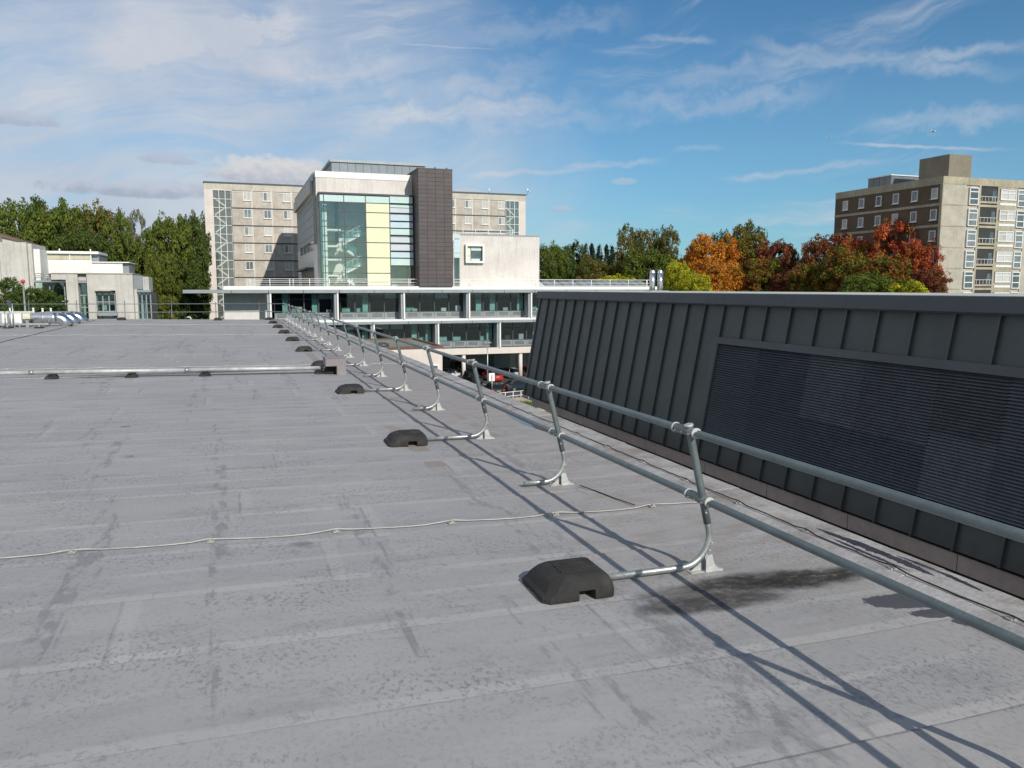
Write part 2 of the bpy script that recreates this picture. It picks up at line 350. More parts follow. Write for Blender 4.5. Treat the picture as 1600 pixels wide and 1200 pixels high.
M_platew = mat('number_plate_white', (.78, .78, .76), .4, var=.03)
M_carglass = mat('car_glass', (.012, .015, .017), .06, var=.05)
M_line = mat('road_line', (.55, .53, .45), .8, var=.2, vscale=3)
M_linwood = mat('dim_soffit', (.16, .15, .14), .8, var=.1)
M_winA = mat('window_dim', (.10, .125, .135), .08, var=.3, vscale=.7)
M_winB = mat('window_curtained', (.46, .45, .40), .35, var=.15, vscale=2)
M_winC = mat('window_grey', (.20, .23, .235), .12, var=.25, vscale=.7)
G_clear = glass('clear_glass', (1, .95, .88), .06, (.93, .965, .955))
G_dark = glass('tinted_glass', (.75, .82, .9), .05, (.80, .87, .86))
G_green = glass('green_glass', (.8, 1, .95), .10, (.78, .89, .86))
def paint(name, col):
    m = mat(name, col, .28, .25, var=.04)
    m.node_tree.nodes['Principled BSDF'].inputs['Coat Weight'].default_value = .6
    return m

# ------------------------------------------------------------------ mesh building
WPOS = {}
class MB:
    def __init__(s): s.v = []; s.f = []; s.sm = []
    def add(s, vs, fs, smooth=False):
        o = len(s.v); s.v += [tuple(v) for v in vs]; s.f += [tuple(i + o for i in f) for f in fs]; s.sm += [smooth] * len(fs); return s
    def box(s, x0, x1, y0, y1, z0, z1):
        if x0 > x1: x0, x1 = x1, x0
        if y0 > y1: y0, y1 = y1, y0
        if z0 > z1: z0, z1 = z1, z0
        return s.add([(x0, y0, z0), (x1, y0, z0), (x1, y1, z0), (x0, y1, z0), (x0, y0, z1), (x1, y0, z1), (x1, y1, z1), (x0, y1, z1)],
              [(0, 3, 2, 1), (4, 5, 6, 7), (0, 1, 5, 4), (1, 2, 6, 5), (2, 3, 7, 6), (3, 0, 4, 7)])
    def quadbox(s, p, d):
        """prism: polygon p (list of Vectors, planar) pushed along d"""
        n = len(p); d = Vector(d); a = [Vector(q) for q in p]; b = [q + d for q in a]
        return s.add(a + b, [tuple(range(n))[::-1], tuple(range(n, 2 * n))] + [(i, (i + 1) % n, n + (i + 1) % n, n + i) for i in range(n)])
    def tube(s, pts, r, seg=12, caps=True):
        pts = [Vector(p) for p in pts]; rs = r if isinstance(r, (list, tuple)) else [r] * len(pts)
        t0 = (pts[1] - pts[0]).normalized(); ref = Vector((0, 0, 1)) if abs(t0.z) < .9 else Vector((1, 0, 0))
        n = t0.cross(ref).normalized(); vs = []
        for i, p in enumerate(pts):
            t = (pts[min(i + 1, len(pts) - 1)] - pts[max(i - 1, 0)]).normalized()
            n = (n - t * n.dot(t)).normalized(); b = t.cross(n)
            vs += [p + (n * math.cos(a) + b * math.sin(a)) * rs[i] for a in [2 * math.pi * k / seg for k in range(seg)]]
        fs = []
        for i in range(len(pts) - 1):
            for k in range(seg):
                k2 = (k + 1) % seg; fs.append((i * seg + k, i * seg + k2, (i + 1) * seg + k2, (i + 1) * seg + k))
        s.add(vs, fs, True)
        if caps:
            o = len(s.v) - len(vs); s.f += [tuple(o + k for k in range(seg))[::-1], tuple(o + (len(pts) - 1) * seg + k for k in range(seg))]; s.sm += [False, False]
        return s
    def mesh(s, name, m=None, off=None):
        me = bpy.data.meshes.new(name); vs = s.v
        if off is not None: vs = [(a - off[0], b - off[1], c - off[2]) for a, b, c in vs]
        me.from_pydata(vs, [], s.f); me.polygons.foreach_set('use_smooth', s.sm)
        if m: me.materials.append(m)
        me.update(); return me
    def build(s, name, m, parent=None, local=False):
        off = None if (local or parent is None) else WPOS.get(parent.name, Vector((0, 0, 0)))
        o = bpy.data.objects.new(name, s.mesh(name, m, off)); COL.objects.link(o)
        if parent is not None: o.parent = parent; WPOS[o.name] = WPOS.get(parent.name, Vector((0, 0, 0)))
        return o
def tag(o, label=None, cat=None, group=None, kind=None):
    if label: o['label'] = label
    if cat: o['category'] = cat
    if group: o['group'] = group
    if kind: o['kind'] = kind
    return o
def thing(name, label, cat, loc=(0, 0, 0), rz=0., group=None, kind=None):
    o = bpy.data.objects.new(name, None); o.empty_display_size = .3; COL.objects.link(o); o.location = loc; o.rotation_euler = (0, 0, rz)
    WPOS[o.name] = Vector(loc); return tag(o, label, cat, group, kind)
def inst(name, me, parent, loc, m=None, local=False, rot=None, scale=None):
    """one more object sharing mesh data"""
    o = bpy.data.objects.new(name, me); COL.objects.link(o); o.parent = parent
    wp = WPOS.get(parent.name, Vector((0, 0, 0))) if not local else Vector((0, 0, 0))
    o.location = Vector(loc) - wp; WPOS[o.name] = Vector(loc)
    if rot: o.rotation_euler = rot
    if scale: o.scale = scale
    if m: o.material_slots[0].link = 'OBJECT'; o.material_slots[0].material = m
    return o
def copy_tree(o, parent=None):
    c = o.copy(); COL.objects.link(c)
    if parent is not None: c.parent = parent
    for ch in list(o.children): copy_tree(ch, c)
    return c
class Face:
    """box builder on a facade: u runs along it, d is outward depth, z up. axis 'Y' faces -Y, axis 'X' faces -X"""
    def __init__(s, axis, c): s.a = axis; s.c = c
    def b(s, mb, u0, u1, d0, d1, z0, z1):
        if s.a == 'Y': mb.box(u0, u1, s.c - d1, s.c - d0, z0, z1)
        else: mb.box(s.c - d1, s.c - d0, u0, u1, z0, z1)
        return mb
    def p(s, u, d, z): return Vector((u, s.c - d, z)) if s.a == 'Y' else Vector((s.c - d, u, z))
_cache = {}
def shared(key, fn):
    if key not in _cache: _cache[key] = fn()
    return _cache[key]
ORY, ORX = Face('Y', 0), Face('X', 0)
def facade_window(f, u, z, w, h, parent, fm, pm, fr=.09, mull=1, trans=0., sill=True, depth=.06):
    """window part with its panes as sub-parts; u,z = lower left"""
    o0 = ORY if f.a == 'Y' else ORX
    def mk():
        a = MB(); o0.b(a, 0, w, -.08, depth, 0, fr); o0.b(a, 0, w, -.08, depth, h - fr, h); o0.b(a, 0, fr, -.08, depth, fr, h - fr); o0.b(a, w - fr, w, -.08, depth, fr, h - fr)
        for k in range(1, mull): x = w * k / mull; o0.b(a, x - fr * .4, x + fr * .4, -.08, depth * .9, fr, h - fr)
        if trans: o0.b(a, fr, w - fr, -.08, depth * .85, h * trans - fr * .35, h * trans + fr * .35)
        if sill: o0.b(a, -.08, w + .08, -.05, depth + .10, -.09, -.003)
        return a.mesh('window', fm)
    me = shared(('w', f.a, round(w, 2), round(h, 2), mull, trans, fm.name, sill), mk)
    W = inst('window', me, parent, f.p(u, 0, z))
    pw = w / mull
    for k in range(mull):
        def mp():
            a = MB(); o0.b(a, fr * .5, pw - fr * .5, .010, .026, fr * .5, h - fr * .5); return a.mesh('pane', M_winA)
        pme = shared(('p', f.a, round(pw, 2), round(h, 2)), mp)
        inst('pane', pme, W, f.p(u + k * pw, 0, z), pm if not isinstance(pm, (list, tuple)) else pm[k % len(pm)])
    return W

GZ = -10.85            # ground level below the roofs
# ------------------------------------------------------------------ ground
g = MB(); g.add([(-2500, -1500, GZ), (2500, -1500, GZ), (2500, 3500, GZ), (-2500, 3500, GZ)], [(0, 1, 2, 3)]); tag(g.build('ground', M_earth), kind='structure')
g = MB(); g.add([(6, 20, GZ + .01), (70, 20, GZ + .01), (70, 130, GZ + .01), (6, 130, GZ + .01)], [(0, 1, 2, 3)]); tag(g.build('car_park', M_asph), kind='structure')
# ------------------------------------------------------------------ our roof
RX0, RX1, RY0, RY1 = -26., 5.0, -6., 56.4
roof = thing('roof', None, None, (0, 0, 0), kind='structure')
b = MB(); b.box(RX0 + .1, 4.94, RY0 + .1, RY1 - .1, GZ, -.16); b.build('building_wall', M_plinth, roof)
b = MB(); b.quadbox([(RX0, RY0, -.15), (4.96, RY0, -.15), (4.96, RY0, -.02), (3.3, RY0, -.02), (RX0, RY0, roofz(RX0) - .02)], (0, RY1 - RY0, 0)); b.build('roof_deck', M_kerb, roof)
def sheet_mesh():
    v = []; f = []; xs = [RX0] + list(np.arange(-22, 3.3, 1.05)) + [3.3, 4.5]; rows = [(-.03, -.0045), (.10, -.001), (.5, .0015), (SHEET - .11, .0045), (SHEET - .012, .0062), (SHEET, .0045), (SHEET + .001, -.012)]
    rr = random.Random(3)
    for x in xs:
        for (y, dz) in rows: v.append((x, y + (rr.uniform(-.004, .004) if y > SHEET - .02 else 0), roofz(x) + dz + rr.uniform(-.0008, .0008)))
    n = len(rows)
    for i in range(len(xs) - 1):
        for j in range(n - 1): f.append((i * n + j, (i + 1) * n + j, (i + 1) * n + j + 1, i * n + j + 1))
    m = MB(); m.add(v, f, False); return m.mesh('membrane_sheet', M_roof)
sm = sheet_mesh(); k0 = int((RY0 - SHEET0) // SHEET) + 1; yy = SHEET0 + k0 * SHEET
while yy < RY1 - SHEET:
    inst('membrane_sheet', sm, roof, (0, yy, 0)); yy += SHEET
inst('membrane_sheet', sm, roof, (0, RY1 - SHEET - .03, .0021))
# raised kerb along the railing side, in welded lengths
def kerb_mesh(L, seed):
    rr = random.Random(seed); m = MB(); prof = [(4.40, .0), (4.47, .006), (4.54, .028), (4.60, .034), (4.90, .040), (4.965, .046), (5.0, .03), (5.005, -.14)]
    n = 5; v = []; f = []
    for j in range(n + 1):
        for i, (x, z) in enumerate(prof): v.append((x + rr.uniform(-.004, .004), j * L / n, z + (rr.uniform(-.004, .004) if 1 < i < 6 else 0) + (.004 if j == 0 else 0)))
    P = len(prof)
    for j in range(n):
        for i in range(P - 1): f.append((j * P + i, j * P + i + 1, (j + 1) * P + i + 1, (j + 1) * P + i))
    m.add(v, f, True); m.add([v[i] for i in range(P)] + [(x, y, -.15) for x, y, z in v[:P]], [(i, P + i, P + i + 1, i + 1) for i in range(P - 1)])
    return m.mesh('kerb_sheet', M_kerb)
kms = [kerb_mesh(2.6, s) for s in range(4)]; yy = RY0
k = 0
while yy < RY1 - 2.5: inst('kerb_sheet', kms[k % 4], roof, (0, yy, 0)); yy += 2.6; k += 1
# dark wet runs lying on the kerb
def ribbon(pts, widths, z):
    v = []; rr = random.Random(5)
    for (x, y), w in zip(pts, widths): v += [(x - w * rr.uniform(.4, .6), y, z), (x + w * rr.uniform(.4, .6), y, z)]
    return v, [(2 * i, 2 * i + 1, 2 * i + 3, 2 * i + 2) for i in range(len(pts) - 1)]
mb = MB()
for (x0, ya, yb, w, n, zz, sl_) in [(4.80, 4.30, 5.55, .115, 60, .0425, .02), (4.715, 4.45, 5.30, .045, 50, .0405, -.01), (4.87, 3.95, 4.75, .055, 40, .0440, .03)]:
    ys = np.linspace(ya, yb, n); rr = random.Random(int(x0 * 10)); w0 = 1.
    ws = []
    for i in range(n):
        w0 = .75 * w0 + .25 * rr.uniform(.45, 1.35); ws.append(max(.003, w * w0 * (1 - abs(2 * i / (n - 1) - 1) ** 3)))
    mb.add(*ribbon([(x0 + sl_ * math.sin(i * .07), y) for i, y in enumerate(ys)], ws, zz))
mb.build('wet_streak', M_wet, roof)

# ------------------------------------------------------------------ guardrail
PX, TX, TZ, MZ = 3.27, 3.15, 1.10, .565
PY0, DP = 5.04, 2.83
posts_y = [PY0 + DP * k - (.12 if k == -1 else 0) for k in range(-2, 19)]
def post_xy(z): return 3.345 + (TX - 3.345) * (z - .30) / (TZ - .30)
def post_path(x_in):
    pts = [(x_in, 0, .055), (3.08, 0, .055)]
    cx, cz, r = 3.115, .285, .23
    for a in range(-85, 6, 10): pts.append((cx + r * math.cos(R(a)), 0, cz + r * math.sin(R(a))))
    pts += [(post_xy(.34), 0, .34), (post_xy(.5), 0, .5)]
    return pts
def make_post_meshes():
    lo_w = MB().tube(post_path(2.30), .0245, 14).mesh('lower_tube', M_galv)
    lo_s = MB().tube(post_path(2.88), .0245, 14).mesh('lower_tube', M_galv)
    a = MB().tube([(post_xy(z), 0, z) for z in (.38, .7, 1.0, 1.135)], .0290, 14)
    up = a.mesh('upright', M_rail)
    cp = MB().tube([(post_xy(1.135), 0, 1.135), (post_xy(1.15), 0, 1.150)], [.036, .034], 16).mesh('cap', M_foot)
    ft = MB()
    ft.quadbox([(3.300, -.040, .004), (3.450, -.040, .004), (3.450, -.040, .020), (3.415, -.040, .024), (3.385, -.040, .05), (3.362, -.040, .10), (3.352, -.040, .145), (3.300, -.040, .135)], (0, .007, 0))
    ft.quadbox([(3.300, .033, .004), (3.450, .033, .004), (3.450, .033, .020), (3.415, .033, .024), (3.385, .033, .05), (3.362, .033, .10), (3.352, .033, .145), (3.300, .033, .135)], (0, .007, 0))
    ft.box(3.18, 3.450, -.032, .032, .004, .010); ft.box(3.41, 3.452, -.032, .032, .011, .020)
    ft.quadbox([(3.20, .010, .011), (3.296, .010, .011), (3.296, .010, .075)], (0, .008, 0))
    fm = ft.mesh('foot_bracket', M_foot)
    scm = MB().tube([(0, -.036, 0), (0, -.018, 0)], .0060, 8).mesh('screw', M_bolt)
    return lo_w, lo_s, up, cp, fm, scm
LOW, LOS, UPR, CAP, FTB, SCR = make_post_meshes()
rail = thing('guardrail', 'long grey two-rail roof guardrail running along the right edge into the distance', 'guardrail', (PX, 0, 0))
# sleeve fitting along y with end rings
def sleeve(L0, L1):
    a = MB().tube([(0, -L0, 0), (0, L1, 0)], .0345, 16).mesh('sleeve_fitting', M_rail)
    g = MB().tube([(0, -.009, 0), (0, .009, 0)], .0400, 16)
    q = MB().tube([(-.041, 0, -.012), (-.030, 0, -.008)], .0055, 8)
    return a, g.mesh('ring', M_ring), q.mesh('screw', M_bolt)
SLV, RNG_, SQ = sleeve(.085, .20)
for i, y in enumerate(posts_y):
    p = inst('post', UPR, rail, (0, y, 0))
    inst('lower_tube', LOW if (i % 2 == 0) else LOS, p, (0, y, 0))
    inst('cap', CAP, p, (0, y, 0)); inst('foot_bracket', FTB, p, (0, y, 0))
    if i < 8:
        for (sx, sz) in ((post_xy(.47) - .012, .47), (3.352, .235), (3.335, .175)): inst('screw', SCR, p, (sx, y, sz))
    for z in (TZ - .005, MZ):
        s = inst('sleeve_fitting', SLV, rail, (post_xy(z) - .0, y, z)); 
        for dy in (-.085, .20): inst('ring', RNG_, s, (post_xy(z), y + dy, z))
        if i < 8:
            for dy in (-.045, -.03, .06, .15): inst('screw', SQ, s, (post_xy(z), y + dy, z))
trm = MB().tube([(0, 0, 0), (0, DP, 0)], .0282, 14, False).mesh('top_rail', M_rail)
for y in posts_y[:-1]:
    inst('top_rail', trm, rail, (TX, y, TZ - .005)); inst('mid_rail', trm, rail, (post_xy(MZ), y, MZ))
b = MB().tube([(TX, posts_y[0] - 4, TZ - .005), (TX, posts_y[0], TZ - .005)], .0282, 14); b.build('top_rail', M_rail, rail)
b = MB().tube([(post_xy(MZ), posts_y[0] - 4, MZ), (post_xy(MZ), posts_y[0], MZ)], .0282, 14); b.build('mid_rail', M_rail, rail)

# counterweights: recycled rubber blocks over the tube ends
def weight_mesh():
    # plan: x = length (away from post is -x), y = across; built from stacked outlines with a chamfered back
    L, W, H = .53, .50, .160
    def ring(z, ix0, ix1, iy, ch):
        x0, x1, y0, y1 = -L / 2 + ix0, L / 2 - ix1, -W / 2 + iy, W / 2 - iy
        return [(x0 + ch, y0, z), (x1 - .02, y0, z), (x1, y0 + .02, z), (x1, y1 - .02, z), (x1 - .02, y1, z), (x0 + ch, y1, z), (x0, y1 - ch, z), (x0, y0 + ch, z)]
    rings = [ring(0, 0, 0, 0, .045), ring(.040, 0, 0, 0, .045), ring(.056, .030, .0, .004, .05), ring(.095, .050, .006, .012, .055), ring(.125, .075, .016, .035, .06),
             ring(.143, .105, .028, .060, .06), ring(.154, .130, .045, .078, .055), ring(H, .160, .075, .10, .05)]
    m = MB(); v = [p for r in rings for p in r]; f = []
    for i in range(len(rings) - 1):
        for k in range(8): k2 = (k + 1) % 8; f.append((i * 8 + k, i * 8 + k2, (i + 1) * 8 + k2, (i + 1) * 8 + k))
    f.append(tuple(range((len(rings) - 1) * 8, len(rings) * 8))); f.append(tuple(range(8))[::-1])
    m.add(v, f, False); return m.mesh('body', M_rubber)
WM = weight_mesh()
def finish_weight():
    # carve hand hold and feet with booleans on a temporary object, then bevel
    o = bpy.data.objects.new('tmp', WM); COL.objects.link(o)
    cut = MB()
    cut.box(-.005, .115, -.40, -.14, -.01, .066)       # hand hold, near side
    cut.box(-.005, .115, .14, .40, -.01, .066)
    cut.box(-.02, .30, -.033, .033, -.01, .085)        # tunnel for the tube
    cut.box(-.30, .30, -.10, .10, -.01, .012)
    c = bpy.data.objects.new('tmpc', cut.mesh('c')); COL.objects.link(c)
    m = o.modifiers.new('b', 'BOOLEAN'); m.operation = 'DIFFERENCE'; m.object = c; m.solver = 'EXACT'; m.use_self = True
    bv = o.modifiers.new('v', 'BEVEL'); bv.width = .011; bv.segments = 3; bv.limit_method = 'ANGLE'; bv.angle_limit = R(24)
    dg = bpy.context.evaluated_depsgraph_get(); me = bpy.data.meshes.new_from_object(o.evaluated_get(dg))
    me.name = 'body'; me.polygons.foreach_set('use_smooth', [True] * len(me.polygons))
    me.set_sharp_from_angle(angle=R(35))
    bpy.data.objects.remove(o); bpy.data.objects.remove(c); return me
WM = finish_weight()
rib = MB()
for y in (-.10, -.05, 0, .05, .10): rib.box(-.085, .155, y - .010, y + .010, .153, .170)
RIBM = rib.mesh('rib', M_rubber)
def weight(x, y, label, rz=0.):
    w = thing('counterweight', label, 'counterweight', (x, y, roofz(x) + .002), rz, 'black rubber guardrail counterweights')
    inst('body', WM, w, (0, 0, 0), local=True); inst('rib', RIBM, w, (0, 0, 0), local=True); return w
ords = ['second', 'third', 'fourth', 'fifth', 'sixth', 'seventh', 'eighth', 'ninth', 'tenth']
n = 0
for i, y in enumerate(posts_y):
    if i % 2 or i == 0: continue
    lab = 'large black rubber counterweight in the foreground beside the dark stain' if n == 0 else \
          (f'black rubber counterweight, {ords[n-1]} from the camera along the guardrail' if y < 55 else 'farthest black rubber counterweight at the roof corner where the guardrails meet')
    weight(2.16, y - .02, lab, random.uniform(-.03, .03)); n += 1

# far guardrail along the roof's far edge
FY = 55.98
fr_ = thing('guardrail', 'thin grey guardrail crossing the far edge of the roof', 'guardrail', (3.15, FY, 0))
for (z, x0) in ((TZ - .005, -21.), (MZ, -21.)):
    MB().tube([(TX, FY, z), (x0, FY, z + .12)], .0242, 8).build('top_rail' if z > 1 else 'mid_rail', M_rail, fr_)
fxs = [onY(px, 480, FY).x for px in (405, 337, 268, 195, 120, 45)]
for i, x in enumerate(fxs):
    z0 = roofz(x); MB().tube([(x, FY + .02, z0 + 1.18), (x, FY - .03, z0 + .25), (x, FY - .12, z0 + .08), (x, FY - .8 if i % 2 else FY - .3, z0 + .055)], .0235, 8).build('post', M_rail, fr_)
weight(onY(340, 480, FY).x, FY - 1.05, 'black rubber counterweight on the far edge in front of the cream pillar', math.pi / 2)
weight(onY(192, 480, FY).x, FY - 1.05, 'black rubber counterweight on the far edge in front of the pale left building', math.pi / 2)

# ------------------------------------------------------------------ lightning cables
def cable(name, pts, r, m, mc, clips, label):
    t = thing(name, label, 'cable', pts[0])
    MB().tube(pts, r, 6).build('conductor', m, t)
    cm = MB(); cm.box(-.028, .028, -.02, .02, 0, .012); cm.box(-.012, .012, -.026, .026, .012, .024); me = cm.mesh('clip', mc)
    for c in clips: inst('clip', me, t, c, rot=(0, 0, random.uniform(-.25, .25)))
    return t
pts = []; clips = []; rr = random.Random(11); y = -5.; i = 0
while y < 56:
    ph = (y - 3.55) / .98; fr = ph - math.floor(ph)
    pts.append((4.63 + .005 * math.sin(fr * 6.28) + rr.uniform(-.003, .003), y, .050 + (.016 if fr < .08 or fr > .92 else rr.uniform(-.004, .003)))); y += .14 if y < 16 else .5
y = 3.55 - .98 * 8
while y < 56: clips.append((4.63, y, .037)); y += .98
cable('lightning_conductor', pts, .0060, M_cable, M_clip, clips, 'thin black lightning conductor clipped along the raised right roof edge')
def cross_cable(y0, y1, x0, x1, label, r=.0052, step=1.02, m=None):
    pts = []; cl = []; n = int((x1 - x0) / .13); rr = random.Random(int(y0 * 7))
    for i in range(n + 1):
        x = x0 + (x1 - x0) * i / n; ph = ((x + .26) / step) % 1; up = .020 * max(0, 1 - min(ph, 1 - ph) * 6)
        pts.append((x, y0 + (y1 - y0) * i / n + .018 * math.sin(ph * 6.28 + 1) + rr.uniform(-.004, .004), roofz(x) + .014 + up))
    x = x0 - (x0 + .26) % step + step
    while x < x1: cl.append((x, y0 + (y1 - y0) * (x - x0) / (x1 - x0), roofz(x) + .006)); x += step
    return cable('lightning_cable', pts, r, m or M_cablew, M_clip, cl, label)
cross_cable(7.08, 6.74, -14, 4.55, 'pale kinked cable clipped across the roof between the first two counterweights')
cross_cable(22.6, 22.4, -14, 4.55, 'pale cable lying across the roof just behind the pale pipe', .008)
cross_cable(37.8, 37.6, -14, 4.55, 'pale cable crossing the roof halfway to the far edge', .010, 2)
cross_cable(48.2, 48.0, -11, 4.55, 'pale cable crossing the roof nearest the far guardrail', .012, 2)
pts = [(-8.05 + .03 * math.sin(k), 31.5 + k * .8, roofz(-8) + .02) for k in range(30)]
cable('lightning_cable', pts, .010, M_cable, M_cablew, [(-8.05, 32 + k * 1.7, roofz(-8) + .006) for k in range(14)], 'dark cable with pale clips running away towards the silver ducts')
MB().tube([(3.47, 7.72, .02), (3.55, 7.45, .012), (3.60, 7.15, .012), (3.66, 6.82, .02)], .0055, 6).build('black_wire', M_cable)
tag(bpy.data.objects['black_wire'], 'short black wire from the second post foot to the pale cable', 'wire')

# ------------------------------------------------------------------ pipe across the roof and its cowl
PYY = 20.2
pipe = thing('service_pipe', 'long pale grey pipe lying across the roof on black supports', 'pipe', (-5, PYY, 0))
x0, x1 = -14., 2.12
L = (x1 - x0) / 5
for k in range(5):
    a, c = x0 + k * L, x0 + (k + 1) * L
    MB().tube([(a, PYY, roofz(a) + .150), (c - .02, PYY, roofz(c) + .150)], .046, 14).build('pipe_length', M_lag, pipe)
    MB().tube([(c - .07, PYY, roofz(c) + .150), (c + .03, PYY, roofz(c) + .150)], .050, 14).build('collar', M_galv, pipe)
MB().box(x0, 1.9, PYY + .10, PYY + .26, .12, .15).build('cable_tray', M_galv, pipe)
sup = MB(); sup.quadbox([(-.14, -.12, .003), (.14, -.12, .003), (.07, -.12, .095), (-.07, -.12, .095)], (0, .30, 0)); sup.box(-.03, .03, -.17, .27, .095, .112)
sme = sup.mesh('rubber_support', M_rubber)
for px in (-170, -40, 80, 205, 320, 500):
    x = onY(px, 580, PYY).x; inst('rubber_support', sme, pipe, (x, PYY, roofz(x)))
cx = onY(523, 570, 20.0).x
cw = thing('roof_cowl', 'grey boxed cowl where the pale pipe enters the roof', 'roof cowl', (cx, 20.0, 0))
a = MB(); a.quadbox([(cx - .24, 19.8, .24), (cx - .24, 19.8, .43), (cx + .25, 19.8, .43), (cx + .25, 19.8, .004), (cx + .03, 19.8, .004), (cx + .03, 19.8, .24)], (0, .62, 0)); a.build('housing', M_cowl, cw)
a = MB(); a.box(cx - .255, cx + .265, 19.785, 20.435, .431, .452); a.build('lid', M_cowl, cw)
a = MB(); a.box(cx - .22, cx + .028, 20.05, 20.4, .01, .238); a.build('dark_opening', M_dark, cw)

# ------------------------------------------------------------------ slate-clad building on the right
mb_ = thing('metal_building', 'dark slate standing-seam clad building with large louvre beside the roof', 'building', (6.6, 8, GZ))
YE = 16.9; YS = -5.2; XT, ZT, XB, ZB = 6.60, 1.93, 6.20, -.26
def lean(z): return XB + (XT - XB) * (z - ZB) / (ZT - ZB)
SP = .48
def clad_panel(z0, z1):
    def mk():
        m = MB(); t = .03
        a0, a1 = lean(z0), lean(z1)
        m.quadbox([(a0, 0, z0), (a1, 0, z1), (a1 + t, 0, z1), (a0 + t, 0, z0)], (0, SP - .012, 0))
        return m.mesh('cladding_panel', M_clad)
    return shared(('clad', z0, z1), mk)
def seam(z0, z1):
    def mk():
        m = MB(); a0, a1 = lean(z0), lean(z1)
        m.quadbox([(a0 - .030, -.020, z0), (a1 - .030, -.020, z1), (a1 + .02, -.020, z1), (a0 + .02, -.020, z0)], (0, .010, 0))
        m.quadbox([(a0 - .036, -.026, z0), (a1 - .036, -.026, z1), (a1 - .0301, -.026, z1), (a0 - .0301, -.026, z0)], (0, .022, 0))
        return m.mesh('standing_seam', M_clad)
    return shared(('seam', z0, z1), mk)
LY1, LY0, LZ0, LZ1 = 9.66, 0.9, .13, 1.36       # louvre opening
y = YE - SP
while y > YS:
    spans = [(ZB, LZ0 - .06), (LZ1 + .08, ZT)] if (LY0 < y + SP * .5 < LY1 + .1) else [(ZB, ZT)]
    for (z0, z1) in spans:
        inst('cladding_panel', clad_panel(z0, z1), mb_, (0, y, 0)); 
        inst('standing_seam', seam(z0, z1), mb_, (0, y, 0))
    y -= SP
# end trim, louvre frame
def leanbar(y0, y1, z0, z1, proud, th=.05, m=M_cope, name='trim'):
    a = MB(); a0, a1 = lean(z0) - proud, lean(z1) - proud; a.quadbox([(a0, y0, z0), (a1, y0, z1), (a1 + th, y0, z1), (a0 + th, y0, z0)], (0, y1 - y0, 0)); return a.build(name, m, mb_)
leanbar(YE - .01, YE + .06, ZB - .02, ZT, .03, .2)
leanbar(LY1, LY1 + .13, LZ0 - .14, LZ1 + .10, .032)
leanbar(LY0, LY1 - .002, LZ1 + .01, LZ1 + .10, .045, name='louvre_head'); leanbar(LY0, LY1 - .002, LZ0 - .10, LZ0 - .02, .045, name='louvre_sill')
# louvre panels: each a bank of blades
def louvre_bank(y0, y1, z0, z1, m_):
    a = MB(); p = .0315; z = z0
    while z < z1 - .01:
        xx = lean(z); a.quadbox([(xx - .020, y0, z), (xx - .014, y0, z - .004), (xx + .035, y0, z + .022), (xx + .030, y0, z + .026)], (0, y1 - y0, 0)); z += p
    o = a.build('louvre_bank', m_, mb_); o['kind'] = 'stuff'
    return o
lv = [M_louv, mat('louvre_blade_b', (.118, .132, .158), .42, .3, var=.1), mat('louvre_blade_c', (.175, .192, .212), .38, .3, var=.1), mat('louvre_blade_d', (.130, .142, .155), .42, .3, var=.1)]
bks = [onX(px, 650, 6.45).y for px in (1180, 1258, 1345, 1462, 1572)]
ys = [LY1 - .004] + bks + [3.2, LY0]
idx = [0, 1, 2, 0, 3, 0, 1]
for i in range(len(ys) - 1):
    zz = .62 if i in (1, 2, 3) else (.75 if i == 4 else None)
    if zz is not None:
        louvre_bank(ys[i + 1] + .002, ys[i], LZ0, zz, lv[1] if i != 4 else lv[0]); louvre_bank(ys[i + 1] + .002, ys[i], zz + .004, LZ1 + .01, lv[idx[i]])
    else: louvre_bank(ys[i + 1] + .002, ys[i], LZ0, LZ1 + .01, lv[idx[i]])
leanbar(LY0, LY1, LZ0 - .05, LZ1 + .05, -.06, .02, M_louvb, 'louvre_backing')
# coping, roof, plinth, body
a = MB(); a.quadbox([(6.50, YS, 1.925), (6.52, YS, 2.072), (6.62, YS, 2.072), (6.62, YS, 1.925)], (0, YE + .08 - YS, 0)); a.build('fascia', M_cope, mb_)
a = MB(); a.box(6.56, 6.75, YS, YE + .06, 1.905, 1.922); a.build('shadow_gap', M_frame, mb_)
a = MB(); a.box(6.625, 9.9, YS, YE + .05, 1.95, 2.078); a.build('roof_sheet', M_pale_roof, mb_)
a = MB(); a.box(9.91, 26, YS, YE, 1.86, 1.95); a.build('flat_roof', M_pale_roof, mb_)
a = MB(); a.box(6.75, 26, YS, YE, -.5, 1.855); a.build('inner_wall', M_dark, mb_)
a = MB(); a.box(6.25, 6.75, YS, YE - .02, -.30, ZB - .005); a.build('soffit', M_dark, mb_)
y = YE - .35
while y > YS:
    a = MB(); a.box(6.235, 6.30, y - 1.388, y, -.465, -.301); a.build('plinth_panel', M_plinth, mb_); y -= 1.40
a = MB(); a.box(6.85, 26, YS, YE - .4, GZ, -.505); a.build('lower_wall', M_frame, mb_)
for k in range(12):
    a = MB(); y = 2.2 + k * 1.25; a.box(5.9, 6.85, y, y + .05, -.78, -.70); a.build('bracket', M_galv, mb_)
